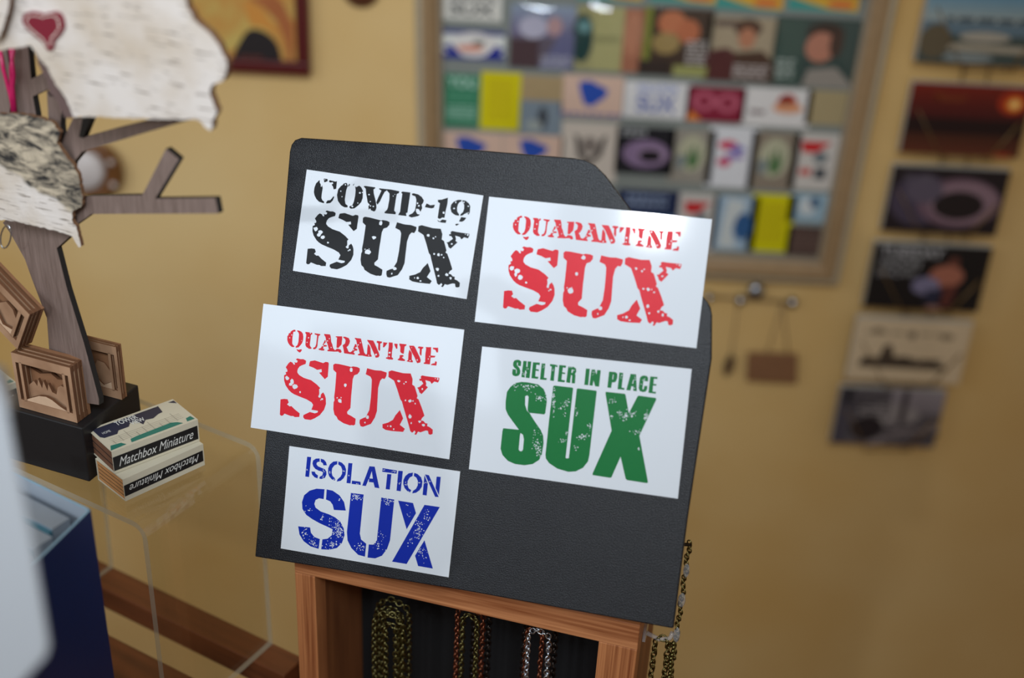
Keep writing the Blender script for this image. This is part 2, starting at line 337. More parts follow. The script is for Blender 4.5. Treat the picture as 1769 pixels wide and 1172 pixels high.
GW = P(880, 615, 12.636,
 '250 225 260 130 225 95 170 85 115 100 85 140 80 210 100 250 150 295 160 320 155 385 145 385 145 300 70 290 60 390 80 430 140 450 200 435 235 390 240 320 215 260 175 215 165 190 170 145 185 145 185 220/'
 '305 110 380 115 370 240 395 245 400 120 480 125 440 490 355 480 370 330 345 320 335 475 262 465/'
 '515 140 668 150 660 205 590 195 580 290 645 300 640 335 575 325 565 450 632 460 625 505 480 490/705 165 785 170 755 480 820 490 808 530 668 518/'
 '890 180 1058 200 1050 250 1000 235 970 550 890 540 925 235 885 225/1090 200 1240 215 1230 265 1170 255 1155 360 1220 370 1215 400 1150 395 1140 525 1215 535 1205 580 1052 565/'
 '1285 235 1400 240 1455 280 1460 350 1430 400 1445 420 1430 605 1360 600 1370 430 1345 420 1325 595 1240 580')
GW += P(1000, 630, 12.636,
 '155 90 240 95 205 455 118 445/275 110 350 110 385 220 400 120 480 125 440 485 355 475 320 350 300 465 230 455/'
 '660 155 790 165 840 195 840 290 810 370 780 390 725 390 705 515 622 505/885 175 970 185 935 505 998 515 990 555 845 540/'
 '1130 205 1250 215 1265 585 1185 575 1190 480 1150 475 1125 570 1035 560/'
 '1510 370 1512 290 1480 250 1410 240 1350 265 1330 310 1305 520 1330 580 1400 605 1460 590 1490 540 1495 470 1430 465 1415 540 1395 550 1390 520 1415 320 1435 310 1430 365/'
 '1560 260 1720 275 1710 320 1640 310 1630 425 1695 430 1690 465 1620 460 1610 590 1685 600 1678 640 1518 620')
GW += P(860, 655, 6.318,
 '330 38 260 32 190 45 140 85 100 140 85 250 85 330 110 390 160 460 230 555 60 538 50 570 30 760 50 830 110 895 190 930 290 943 380 930 450 885 480 830 500 700 495 620 470 560 400 460 345 370 505 388 518 375 535 250 530 180 500 110 440 60/'
 '605 80 620 72 815 95 822 105 740 860 750 868 775 865 862 110 875 103 1075 128 1080 140 1000 830 985 900 930 970 850 1010 770 1015 650 980 560 920 525 870 520 830 560 440/'
 '1178 140 1385 162 1395 175 1430 375 1525 190 1540 182 1725 208 1730 225 1545 620 1640 1130 1625 1138 1410 1105 1395 1090 1340 850 1240 1075 1225 1080 1035 1050 1035 1030 1242 565 1175 160')
GK = P(860, 655, 6.318, '300 190 322 178 336 195 325 345 345 372 318 345 298 280/248 590 275 610 285 660 275 770 262 790 240 788 228 770 242 620')
GK += P(880, 615, 12.636, '1365 300 1390 300 1380 370 1355 370')
GK += P(1000, 630, 12.636, '745 220 760 225 745 330 730 330/1185 340 1200 340 1185 420 1165 420')
GC = speck(860, 655, 6.318, [(180, 70, 40, 30, 12), (340, 90, 80, 40, 30), (450, 200, 60, 40, 20), (520, 220, 15, 50, 8), (430, 680, 50, 120, 40), (450, 800, 30, 70, 25), (610, 210, 20, 100, 40), (750, 280, 50, 50, 30),
  (690, 320, 20, 15, 6), (860, 370, 15, 40, 10), (740, 400, 20, 30, 5), (610, 350, 15, 60, 10), (1000, 520, 30, 30, 15), (920, 630, 50, 40, 25), (850, 750, 25, 30, 10), (710, 680, 35, 20, 10), (750, 600, 15, 20, 6),
  (1380, 400, 60, 40, 40), (1480, 390, 25, 30, 15), (1620, 400, 20, 60, 30), (1250, 240, 40, 30, 15), (1520, 580, 50, 20, 18), (1535, 760, 10, 25, 6), (1240, 410, 15, 30, 8), (1330, 370, 15, 20, 8)], 3, (.35, 1.15))
GC += speck(880, 615, 12.636, [(320, 400, 60, 60, 12), (395, 290, 30, 20, 6), (750, 220, 30, 50, 8), (960, 300, 20, 20, 6), (1340, 250, 60, 15, 6), (1410, 310, 15, 20, 5), (1030, 205, 20, 10, 4)], 4, (.35, .7))
GC += speck(1000, 630, 12.636, [(310, 170, 40, 50, 10), (920, 240, 20, 50, 8), (1220, 300, 30, 60, 10), (1210, 520, 20, 30, 5), (1360, 430, 10, 15, 4), (1450, 330, 30, 20, 5)], 5, (.35, .7))
IW = P(520, 785, 13.608,
 '145 60 240 70 190 540 100 525/'
 '440 100 350 105 285 150 270 220 290 290 340 350 420 390 480 405 520 430 500 500 440 530 430 575 480 585 560 560 600 480 595 410 560 355 480 320 400 285 365 240 370 205 400 180 440 180/'
 '465 105 540 130 590 190 610 265 525 262 515 215 465 180/245 408 325 412 345 460 400 500 390 572 320 545 260 480/'
 '855 165 760 175 680 240 640 330 635 430 660 520 720 590 790 625 808 600 790 560 740 510 720 430 735 330 790 260 850 240/'
 '880 170 960 200 1030 270 1060 360 1050 480 1000 570 930 630 840 645 860 590 930 530 965 460 970 370 940 290 875 240/'
 '1115 208 1210 215 1165 690 1070 680/1200 622 1400 650 1405 725 1190 700/1610 285 1733 295 1843 804 1733 784 1705 668 1595 655 1600 590 1590 590 1525 750 1440 740')
IW += P(640, 800, 13.608,
 '285 125 625 180 615 258 275 210/395 262 492 270 455 630 358 620/655 185 762 195 712 670 612 655/'
 '1000 230 900 245 820 310 775 400 770 500 800 590 860 660 930 700 960 645 900 600 870 520 875 430 920 350 990 310/'
 '1030 235 1110 265 1190 340 1222 440 1210 560 1150 650 1070 705 980 718 1000 660 1070 610 1110 530 1115 430 1080 350 1020 310/'
 '1270 290 1350 490 1320 770 1225 755/1280 272 1375 292 1605 805 1520 800/1555 325 1655 330 1610 765 1530 590')
IW += P(510, 840, 6.804,
 '345 38 250 32 170 55 105 110 80 190 85 270 130 340 200 390 290 440 380 480 440 510 430 580 380 620 320 628 305 745 400 750 490 730 550 670 580 580 570 500 530 420 470 370 400 335 300 300 240 255 225 210 240 165 280 145 335 155/'
 '370 40 440 55 520 110 575 190 595 290 455 282 440 220 410 180 362 160/35 475 175 488 185 550 225 600 290 625 275 740 180 710 100 650 50 570/'
 '655 82 805 100 760 560 775 630 835 680 820 832 740 810 660 730 615 640 608 540/1012 135 1165 160 1115 640 1080 740 1020 820 940 852 850 842 865 688 920 690 960 640 968 560/'
 '1210 172 1385 200 1420 320 1310 510/1520 222 1700 248 1310 918 1138 890/1520 638 1618 972 1445 942 1408 820')
IK = P(520, 785, 13.608, '1665 400 1690 575 1610 570')
IC = speck(510, 840, 6.804, [(720, 130, 70, 40, 50), (1080, 190, 70, 60, 50), (500, 450, 60, 60, 40), (510, 550, 60, 70, 70), (440, 690, 90, 40, 40), (110, 560, 60, 60, 25), (220, 660, 50, 50, 25), (320, 360, 20, 60, 10), (390, 400, 30, 40, 5),
  (770, 700, 50, 60, 25), (970, 690, 70, 60, 25), (1030, 570, 40, 50, 10), (1450, 520, 60, 110, 60), (1560, 350, 50, 60, 20), (1500, 780, 60, 90, 25), (1350, 650, 30, 60, 10), (1320, 230, 20, 10, 2), (1340, 340, 25, 60, 5), (160, 290, 60, 50, 8), (530, 160, 20, 20, 4)], 7, (.35, 1.05))
IC += speck(640, 800, 13.608, [(560, 200, 60, 20, 10), (320, 170, 20, 20, 5), (830, 510, 30, 30, 6), (830, 455, 20, 10, 4), (1160, 465, 30, 20, 8), (1290, 465, 30, 20, 6), (1400, 440, 30, 20, 6), (900, 680, 30, 20, 5), (680, 480, 30, 30, 5)], 8, (.35, .7))
IC += speck(520, 785, 13.608, [(150, 370, 40, 30, 6), (680, 430, 30, 50, 8), (1010, 395, 30, 20, 7), (540, 400, 30, 60, 8), (1120, 500, 30, 20, 5), (530, 530, 30, 20, 5), (1310, 690, 60, 10, 5), (790, 590, 15, 20, 4)], 9, (.35, .7))

def quad_from_anchor(a, b): return homog(a, b)
hL = homog([(869, 531.1), (1158.1, 562.6), (904.8, 426), (885.9, 388.7), (1176.3, 400.4), (1177.2, 456.3)], [(483.5, 716.4), (744.1, 752.6), (512.6, 617.7), (497.2, 586), (757.3, 601.9), (758.4, 651.5)])
hC = homog([(869, 531.1), (1158.1, 562.6), (904.8, 426), (1177.2, 456.3), (973.5, 435.5)], [(526.4, 454.8), (792.6, 497.1), (570.1, 363.3), (809, 404.3), (623.9, 376.2)])
mapp = lambda h, polys: [[h(p) for p in q] for q in polys]
mapc = lambda h, ch, k: [(*h((x, y)), r * k) for x, y, r in ch]
m_vinyl = mat((216, 221, 228), rough=.065, var=.0, spec=.5, name='white_glossy_vinyl')
m_vedge = mat((205, 205, 200), rough=.4, var=0, name='vinyl_edge')
def ink(rgb, nm): return mat(rgb, rough=.3, var=.04, scale=300, spec=.22, name=nm)
RED = ink((214, 28, 46), 'red_ink'); BLK = ink((14, 14, 16), 'black_ink'); GRN = ink((24, 112, 58), 'green_ink'); BLU = ink((8, 40, 158), 'blue_ink')
SG = 'glossy stickers on the black board'
def sticker(corners, polys, knocks, chips, m, label, seed, z=0.0):
    T = .0006; fr = BD.shifted(z=.0002 + z)
    q = fr.poly(corners, T)
    cen = A([sum(a for a, b in q) / 4, sum(b for a, b in q) / 4])
    lf = fr.shifted(x=cen[0], y=cen[1])
    mb = MB(); mb.prism(lf.poly(corners, T), 0, T, m_vinyl, m_vedge)
    for p in polys: mb.flat(lf.poly(p, T), T + .00006, m)
    for p in knocks: mb.flat(lf.poly(p, T), T + .00012, m_vinyl)
    rnd = random.Random(seed)
    for i, (x, y, r) in enumerate(chips):
        mb.flat(lf.poly(blob(x, y, r, rnd, 7, .3, rnd.uniform(.7, 1.2)), T), T + .00012 + .0000004 * i, m_vinyl)
    return mb.build('sticker', lf.mat(), label=label, cat='sticker', group=SG)
sticker([(530, 293), (835, 338), (806, 517), (506, 468)], CW + mapp(hC, SUX), [], CC + mapc(hC, SC, .9), BLK, 'white sticker reading COVID-19 SUX in black stencil letters', 1)
sticker([(845, 340), (1230, 379), (1203, 602), (820, 556)], QW + SUX, [], QC + SC, RED, 'white QUARANTINE SUX sticker sticking out past the right edge of the board, top corner shining', 2)
sticker([(455, 525), (802, 570), (776, 794), (433, 739)], mapp(hL, QW + SUX), [], mapc(hL, QC + SC, .9), RED, 'white QUARANTINE SUX sticker overhanging the left edge of the board below the COVID-19 one', 3)
sticker([(833, 599), (1195, 638), (1171, 862), (810, 811)], GW, GK, GC, GRN, 'white sticker reading SHELTER IN PLACE SUX in green letters', 4)
sticker([(500, 771), (795, 815), (775, 998), (485, 948)], IW, IK, IC, BLU, 'white sticker reading ISOLATION SUX in blue stencil letters', 5)

# ================================================================== WOODEN DISPLAY BOX
m_fir = wood('orange_fir_wood', (138, 76, 40), (208, 140, 92), scale=(14, 400, 400), rough=.5, dist=.6)
m_firv = wood('orange_fir_upright', (132, 70, 36), (208, 138, 88), scale=(700, 12, 60), rough=.5, dist=.6)
m_firend = wood('fir_side_grain', (120, 70, 40), (165, 105, 62), scale=(60, 8, 60))
m_cloth = mat((9, 10, 14), rough=.95, var=.3, scale=400, bump=.3, bscale=900, name='black_felt')
BRt = pyy(1106, 1081, .6405); zr = BRt[2]; ex = nz(A([.968, -.25, 0]))
bl = (pz(503, 953, zr) - BRt) @ ex
BOXW = -bl                                             # width of the box
BX = Frame(BRt + ex * bl, ex, (0, 0, 1))               # origin: top left front corner
D = .09; HB = .30; RH = .0215; PWL = .0152; PWR = .026
box = thing('display_box', 'open-fronted orange wood box with black felt back, holding up the black board', 'display box', BX.o + A([0, 0, -HB]))
def bpart(name, x0, y0, z0, x1, y1, z1, m, label=None):
    mb = MB(); mb.box(0, 0, 0, x1 - x0, y1 - y0, z1 - z0, m); return mb.build(name, BX.shifted(x0, y0, z0).mat(), box, bevel=.0006, label=label)
bpart('top_rail', 0, -RH, -D, BOXW, 0, 0, m_fir)
bpart('stile', 0, -HB, -.018, PWL, -RH, 0, m_firv); bpart('stile', BOXW - PWR, -HB, -.018, BOXW, -RH, 0, m_firv)
bpart('side_panel', 0, -HB, -D, PWL - .0005, -RH, -.018, m_firend); bpart('side_panel', BOXW - PWR + .0005, -HB, -D, BOXW, -RH, -.018, m_firend)
bpart('bottom_rail', PWL, -HB, -D, BOXW - PWR, -HB + RH, 0, m_fir)
bpart('back_panel', PWL, -HB + RH, -D, BOXW - PWR, -RH, -D + .005, m_cloth, 'black felt back panel')
# ------------------------------------------------------------------ chains
m_brass = mat((120, 112, 70), rough=.3, metal=1, var=.25, scale=500, name='antique_brass')
m_copper = mat((150, 92, 68), rough=.3, metal=1, var=.25, scale=500, name='antique_copper')
m_silver = mat((205, 208, 215), rough=.2, metal=1, var=.1, scale=500, name='silver_metal')
m_gun = mat((70, 62, 58), rough=.3, metal=1, var=.2, scale=500, name='gunmetal')
m_crystal = clear('clear_crystal', (.93, .93, .95), .05, .25, (.8, .8, .82))
def torus_link(mb, c, t, side, L, Wd, r, m):
    t = nz(t); u = nz(side - t * (side @ t)); n = []
    pts = []
    for k in range(10):
        a = 2 * math.pi * k / 10; pts.append(c + t * math.cos(a) * L / 2 + u * math.sin(a) * Wd / 2)
    P_ = pts; nrm = np.cross(t, u); ns = 5; v = []; f = []
    for k in range(10):
        d = nz(P_[k] - c)
        for j in range(ns):
            b = 2 * math.pi * j / ns; v.append(P_[k] + (d * math.cos(b) + nrm * math.sin(b)) * r)
    for k in range(10):
        for j in range(ns): f.append([k * ns + j, k * ns + (j + 1) % ns, ((k + 1) % 10) * ns + (j + 1) % ns, ((k + 1) % 10) * ns + j])
    mb.mesh(v, f, m, True)
def chain_path(p, hang, gap, depth, ez, ex_):
    """a chain folded over a hook at p: down on one side, down on the other"""
    pts = []; n = 60
    tot = 2 * hang + math.pi * gap / 2
    def pos(s):
        if s < hang: return A([-gap / 2, -(hang - s)])
        if s > tot - hang: return A([gap / 2, -(s - (tot - hang))])
        a = (s - hang) / (gap / 2); return A([-gap / 2 * math.cos(a), gap / 2 * math.sin(a)])
    return pos, tot
def necklace(fr, x, y, z, hang, gap, m, label, L=.0062, Wd=.0046, r=.00062, ph=0, group='chains hanging in the box', twist=.7):
    pos, tot = chain_path(None, hang, gap, 0, None, None)
    mb = MB(); s = ph * .002; k = 0; rnd = random.Random(int(x * 9999) + int(ph * 77)); pitch = L * .68
    while s < tot:
        q = pos(s); q2 = pos(min(tot, s + .001)) - pos(max(0, s - .001))
        c = A([q[0], q[1], .0008 * math.sin(k * 1.7)]); a = (math.pi / 2 if k % 2 else 0) + twist + rnd.uniform(-.25, .25)
        t = A([q2[0], q2[1], 0.]); t = nz(t); sd = nz(np.cross(t, A([0, 0, 1.])))
        side = sd * math.cos(a) + A([0, 0, 1.]) * math.sin(a)
        torus_link(mb, c, t, side, L, Wd, r, m); s += pitch; k += 1
    return mb.build('chain_necklace', fr.shifted(x, y, z).mat(), label=label, cat='necklace', group=group)
def bx(px, py, h): return BX.loc(px, py, h)
hooks = []
def hookpart(x, y, z):
    mb = MB(); mb.tube([(x, -RH, z - .001), (x, y + .006, z - .001), (x, y, z), (x, y + .001, z + .006), (x, y + .004, z + .009)], .0011, m_gun)
    return mb.build('hook', BX.mat(), box, label='small dark metal hook under the top rail')
zc = -.028
x1, y1 = bx(676, 1050, zc)
x2, y2 = bx(815, 1062, zc); x3, y3 = bx(932, 1086, zc)
for x_ in (x1, x2, x3): hookpart(x_, -.031, zc + .002)
G1, G2, G3 = 'chains on the left hook', 'chains on the middle hook', 'chains on the right hook'
for i, (dx, gap, dz, dy) in enumerate([(0, .022, .006, 0), (.001, .013, .002, .001), (-.002, .018, -.004, -.002), (.003, .008, .009, .001), (-.001, .0245, -.007, .0005)]):
    necklace(BX, x1 + dx, y1 - .012 + dy, zc + dz, .075, gap, m_brass, ['outermost, widest loop of antique brass chain on the left hook of the box', 'brass chain loop second in width on the left hook of the box', 'brass chain at the back of the olive bunch on the left hook', 'innermost, narrowest brass chain loop on the left hook, at the front', 'rearmost brass chain loop on the left hook, nearest the felt back'][i], ph=i * .9, group=G1, twist=.5 + i * .4, L=.0050, Wd=.0041, r=.0006)
for i, (dx, gap, dz, m, nm) in enumerate([(-.001, .019, 0, m_copper, 'copper-brown chain on the middle hook, its strands on the outside of the pair'), (.0, .0105, .004, m_brass, 'brass chain on the middle hook between the copper strands'), (.0065, .011, -.004, m_gun, 'dark grey chain at the right of the middle hook bunch')]):
    necklace(BX, x2 + dx, y2 - .003, zc + dz, .085, gap, m, nm, ph=i, group=G2, L=.0046, Wd=.0036, twist=.6 + i * .5)
for i, (dx, gap, dz, m, nm) in enumerate([(.001, .015, .004, m_silver, 'bright silver chain on the right hook'), (-.003, .011, .0, m_copper, 'copper-brown chain behind the silver one on the right hook'), (.0, .022, -.004, m_gun, 'dark gunmetal chain spread widest on the right hook')]):
    necklace(BX, x3 + dx, y3 - .006, zc + dz, .085, gap, m, nm, ph=i, group=G3, L=.0048, Wd=.0037, twist=.4 + i * .5)
# chains on the right side of the box and behind the board
mb = MB(); xh, yh = BX.loc(1124, 1094, -.03)
mb.box(BOXW, yh - .004, -.034, BOXW + .002, yh + .010, -.024, m_crystal); mb.tube([(BOXW + .002, yh, -.029), (BOXW + .011, yh - .003, -.029), (BOXW + .018, yh, -.029), (BOXW + .019, yh + .005, -.029)], .0016, m_crystal)
mb.build('side_hook', BX.mat(), box, label='clear plastic hook on the right side')
SG2 = 'chains hanging beside the box'
necklace(BX, BOXW + .013, yh - .006, -.029, .075, .009, m_brass, 'brass link chain hanging from the clear hook on the right side of the box', L=.0055, Wd=.0042, group=SG2)
mb = MB()
for k in range(26):
    y_ = yh - .0035 - k * .0034; x_ = BOXW + .0178 + .0004 * math.sin(k); rr = .0016
    mb.lathe([(rr * math.sin(math.pi * j / 6), -rr * math.cos(math.pi * j / 6)) for j in range(7)], m_brass, (x_ + .003, y_, -.029), 8)
bc = mb.build('ball_chain', BX.mat(), label='brass bead chain beside the link chain at the right of the box', cat='necklace', group=SG2)
# long chain with crystals, hung from a peg on the back of the board
q0 = at(1188, 955, .905); xk, yk = BD.loc(1178, 950, -.02)
mb = MB(); mb.tube([(xk - .012, yk, -.0035), (xk - .012, yk, -.030), (xk + .004, yk + .001, -.032)], .0012, m_gun); mb.build('back_peg', BD.mat(), board, label='short metal peg on the back of the board')
CF = Frame(BD.o + BD.ex * (xk + .003) + BD.ey * (yk + .002) + BD.ez * (-.0325), BX.ex, (0, 0, 1))
mb = MB(); s = 0; k = 0
while s < .12:
    torus_link(mb, A([.0006 * math.sin(k), -s, 0]), A([0, 1., 0]), A([math.cos(k * 1.57 + .5), 0, math.sin(k * 1.57 + .5)]), .0042, .0034, .0005, m_brass); s += .0029; k += 1
cc = mb.build('crystal_necklace', CF.mat(), label='fine brass chain with oval clear crystals hanging behind the right edge of the board', cat='necklace', group=SG2)
for px_, py_, hx, hy in ((1186, 985, .0022, .0058), (1178, 1036, .0026, .0062), (1169, 1096, .0025, .0068)):
    a, b = CF.loc(px_, py_); mb = MB()
    mb.lathe([(hx * math.sin(math.pi * j / 8), -hy * math.cos(math.pi * j / 8)) for j in range(9)], m_crystal, (0, 0, 0), 10, sy=.6)
    mb.build('crystal', (CF.shifted(a, b, .001).mat() @ Matrix.Rotation(-math.pi / 2, 4, 'X')), cc, label='oval clear crystal')

# ================================================================== SHELF PLANKS, RISER
zb, zt = 1.0017, 1.1869
m_plank = wood('red_brown_plank', (78, 40, 20), (122, 68, 36), scale=(8, 90, 90), rough=.45)
a0 = pz(175, 970, zb); a1 = pz(511, 1130, zb); dv = nz(a1 - a0)
perp = nz(A([dv[1], -dv[0], 0]));  # towards the camera
if perp[1] > 0: perp = -perp
w1 = (pz(184, 1019, zb) - a0) @ perp; w1 = w1 if w1 > 0 else .03
g2 = (pz(197, 1101, zb) - a0) @ perp
PL = Frame(a0, dv, np.cross(A([0, 0, 1.]), dv))      # z up
def plank(y0, y1, label, x0=-.35, x1=.215):
    mb = MB(); mb.box(x0, min(-y0, -y1), -.022, x1, max(-y0, -y1), -.0003, m_plank)
    return mb.build('shelf_plank', PL.mat(), bevel=.001, label=label, cat='shelf plank', group='brown wooden slats under the acrylic riser')
plank(0, w1, 'red-brown wooden slat of the shelf, the farther one behind the riser')
plank(g2, g2 + .075, 'red-brown wooden slat of the shelf, the nearer one at the bottom edge of the photo', x1=.19)
m_ac = clear('clear_acrylic', (.97, .965, .93), .02); m_ace = clear('acrylic_edge', (.9, .9, .85), .1, .42, (.62, .58, .48))
TR = pz(449, 772, zt); TF = pz(214, 893, zt); Br = pz(482, 1113, zb); Bl = pz(219, 987, zb)
exr = nz((Br - Bl) * A([1, 1, 0])); RW = np.linalg.norm(Br - Bl) + .006; eyr = A([-exr[1], exr[0], 0]); RD = abs((TR - TF) @ eyr) * 1.0
# profile in (x across, z up), extruded along y'
RFr = Frame(A([TR[0], TR[1], zb]) - exr * RW - eyr * RD, exr, A([0, 0, 1.]))     # z axis of frame points to the camera (-eyr)
HR = zt - zb; t = .0045; rr = .012
def prof():
    out = [(-.006, 0)]; inn = [(t - .006, 0)]
    for k in range(7):
        a = math.pi - k * math.pi / 12; out.append((rr + rr * math.cos(a), HR - rr + rr * math.sin(a))); inn.append((rr + (rr - t) * math.cos(a), HR - rr + (rr - t) * math.sin(a)))
    for k in range(7):
        a = math.pi / 2 - k * math.pi / 12; out.append((RW - rr + rr * math.cos(a), HR - rr + rr * math.sin(a))); inn.append((RW - rr + (rr - t) * math.cos(a), HR - rr + (rr - t) * math.sin(a)))
    out.append((RW + .001, 0)); inn.append((RW + .001 - t, 0)); return out, inn
po, pi_ = prof(); n = len(po); mb = MB()
for k in range(n - 1):
    o0, o1, i0, i1 = po[k], po[k + 1], pi_[k], pi_[k + 1]; zf, zk = 0.0, -RD
    for z_ in (zf, zk):
        q = [(*o0, z_), (*o1, z_), (*i1, z_), (*i0, z_)]; mb.face(q if z_ == zk else q[::-1], m_ace)
    mb.face([(*o0, zf), (*o1, zf), (*o1, zk), (*o0, zk)], m_ac, True); mb.face([(*i1, zf), (*i0, zf), (*i0, zk), (*i1, zk)], m_ac, True)
for e in (0, -1): mb.face([(*po[e], 0), (*pi_[e], 0), (*pi_[e], -RD), (*po[e], -RD)], m_ace)
mb.build('acrylic_riser', RFr.mat(), label='clear acrylic bent riser carrying the small boxes and the twig tree', cat='display riser')

# ------------------------------------------------------------------ black block with laser-cut tree
m_blockm = mat((26, 25, 27), rough=.45, var=.15, scale=60, name='black_painted_block')
b0 = pz(155, 834, zt); bleft = nz(pz(38, 800, zt) - b0); bright = A([bleft[1], -bleft[0], 0.]); bright = bright if bright[1] > 0 else -bright
BW_, BD_, BH_ = .068, .062, .0436
tree = thing('jewelry_tree', 'brown laser-cut flat wooden tree standing on a black block, birch bark pieces hung on it', 'jewelry tree', b0 + bleft * BW_ / 2 + bright * BD_ / 2)
KB = Frame(b0 + bleft * BW_, -bleft, (0, 0, 1))      # x to the right along the front, y up, z to camera
mb = MB(); mb.box(0, .0002, -BD_, BW_, BH_, 0, m_blockm); mb.build('base_block', KB.mat(), tree, bevel=.001, label='black wooden block')
zbt = zt + BH_
m_tree = wood('walnut_stained_ply', (112, 94, 86), (138, 118, 110), scale=(700, 60, 700), rough=.38, dist=.4, bump=.05)
m_burn = mat((24, 20, 18), rough=.6, var=.2, scale=200, name='burnt_edge')
exT = nz(A([.86, -.51, 0])); foot = pz(171, 706, zbt)
TP = Frame(pz(120, 702, zbt) * A([1, 1, 0]) + A([0, 0, zbt]), exT, (0, 0, 1))
TT = .004
def tpoly(name, pts, dz=0.0, parent=None, ft=m_tree, sd=m_burn, fr=TP, th=TT, **kw):
    g = fr.shifted(z=dz); mb = MB(); mb.prism(g.poly(pts), -th, 0, ft, sd); return mb.build(name, g.mat(), parent, **kw)
c3 = lambda pts, s=2.79, ox=0, oy=0: [(ox + x / s, oy + y / s) for x, y in pts]
tpoly('trunk', [(5, 385), (60, 330), (120, 380), (130, 398), (117, 412), (98, 429), (116, 500), (145, 593), (171, 690), (171, 700), (105, 690), (85, 606), (81, 550), (55, 482), (43, 448), (19, 405)], 0, tree)
tpoly('branch', c3([(350, 575), (430, 570), (392, 665), (560, 618), (750, 572), (930, 574), (700, 640), (395, 732), (350, 790), (340, 900), (250, 900), (290, 700)]), -.0002, tree)
tpoly('branch', c3([(430, 945), (685, 942), (800, 716), (862, 768), (748, 958), (1038, 955), (1052, 1030), (440, 1032), (330, 1110), (250, 1060), (330, 960), (400, 950)]), -.0004, tree)
tpoly('branch', c3([(75, 225), (135, 225), (150, 382), (235, 335), (240, 425), (158, 465), (175, 560), (180, 800), (90, 800), (60, 400)]), -.0006, tree)
tpoly('branch', c3([(225, 440), (240, 465), (300, 478), (292, 600), (305, 745), (335, 900), (240, 900), (235, 600)]), -.0008, tree)
tpoly('branch', c3([(-40, 200), (30, 225), (60, 420), (45, 545), (100, 800), (10, 900), (-60, 500)]), -.001, tree)
tpoly('branch', c3([(400, 560), (440, 570), (400, 665), (380, 660)]), .0012, tree, ft=m_burn)

# birch bark pieces
def bark_mat(name, seed, rough_top):
    def f(nt, b):
        L = nt.links.new; N = nt.nodes.new
        tc = N('ShaderNodeTexCoord'); mp = N('ShaderNodeMapping'); mp.inputs['Location'].default_value = (seed, seed * .7, 0); mp.inputs['Scale'].default_value = (55, 800, 1)
        n = N('ShaderNodeTexNoise'); n.inputs['Scale'].default_value = 1.0; n.inputs['Detail'].default_value = 1.5
        r = N('ShaderNodeValToRGB'); r.color_ramp.elements[0].position = .645; r.color_ramp.elements[1].position = .66; r.color_ramp.elements[0].color = (0, 0, 0, 1); r.color_ramp.elements[1].color = (1, 1, 1, 1)
        L(tc.outputs['Object'], mp.inputs[0]); L(mp.outputs[0], n.inputs['Vector']); L(n.outputs[0], r.inputs[0])
        n2 = N('ShaderNodeTexNoise'); n2.inputs['Scale'].default_value = 22; n2.inputs['Detail'].default_value = 5; L(tc.outputs['Object'], n2.inputs['Vector'])
        r2 = N('ShaderNodeValToRGB'); r2.color_ramp.elements[0].position = .38; r2.color_ramp.elements[1].position = .62
        r2.color_ramp.elements[0].color = (*lin((204, 188, 170)), 1); r2.color_ramp.elements[1].color = (*lin((224, 214, 206)), 1); L(n2.outputs[0], r2.inputs[0])
        mx = N('ShaderNodeMix'); mx.data_type = 'RGBA'; mx.inputs[7].default_value = (*lin((120, 105, 92)), 1); L(r.outputs[0], mx.inputs[0]); L(r2.outputs[0], mx.inputs[6]); src = mx.outputs[2]
        if rough_top:
            mp3 = N('ShaderNodeMapping'); mp3.inputs['Rotation'].default_value = (0, 0, 1.2); mp3.inputs['Scale'].default_value = (34, 100, 1); L(tc.outputs['Object'], mp3.inputs[0])
            n3 = N('ShaderNodeTexNoise'); n3.inputs['Scale'].default_value = 1.6; n3.inputs['Detail'].default_value = 6; n3.inputs['Roughness'].default_value = .7; n3.inputs['Distortion'].default_value = .6; L(mp3.outputs[0], n3.inputs['Vector'])
            r3 = N('ShaderNodeValToRGB'); e = r3.color_ramp.elements; e[0].position = .40; e[0].color = (*lin((40, 38, 38)), 1); e[1].position = .60; e[1].color = (*lin((196, 180, 156)), 1); L(n3.outputs[0], r3.inputs[0])
            sp = N('ShaderNodeSeparateXYZ'); L(tc.outputs['Object'], sp.inputs[0])
            # the rough band ends along a slanting line
            a = N('ShaderNodeMath'); a.operation = 'MULTIPLY_ADD'; a.inputs[1].default_value = .355; L(sp.outputs[0], a.inputs[0]); L(sp.outputs[1], a.inputs[2])
            n4 = N('ShaderNodeTexNoise'); n4.inputs['Scale'].default_value = 60; L(tc.outputs['Object'], n4.inputs['Vector'])
            a2 = N('ShaderNodeMath'); a2.operation = 'MULTIPLY_ADD'; a2.inputs[1].default_value = .02; L(n4.outputs[0], a2.inputs[0]); L(a.outputs[0], a2.inputs[2])
            r4 = N('ShaderNodeValToRGB'); e = r4.color_ramp.elements; e[0].position = 0; e[1].position = 1
            mr = N('ShaderNodeMapRange'); mr.inputs[1].default_value = -.002; mr.inputs[2].default_value = .002; L(a2.outputs[0], mr.inputs[0])
            m3 = N('ShaderNodeMix'); m3.data_type = 'RGBA'; L(mr.outputs[0], m3.inputs[0]); L(src, m3.inputs[6]); L(r3.outputs[0], m3.inputs[7]); src = m3.outputs[2]
            bp = N('ShaderNodeBump'); bp.inputs['Strength'].default_value = .8; bp.inputs['Distance'].default_value = .001; L(n3.outputs[0], bp.inputs['Height']); L(bp.outputs[0], b.inputs['Normal'])
        L(src, b.inputs['Base Color'])
    return ramp_mat(name, f, .6)
m_bark1 = bark_mat('white_birch_bark', 3.1, False); m_bark2 = bark_mat('rough_birch_bark', 8.2, True)
m_barkedge = mat((112, 78, 52), rough=.8, var=.4, scale=300, bump=.5, bscale=600, name='bark_edge'); m_ply = mat((104, 82, 78), rough=.7, var=.15, scale=200, name='bark_back_layer')  # m_ply: backing ply with its shaded-side tone put into the colour
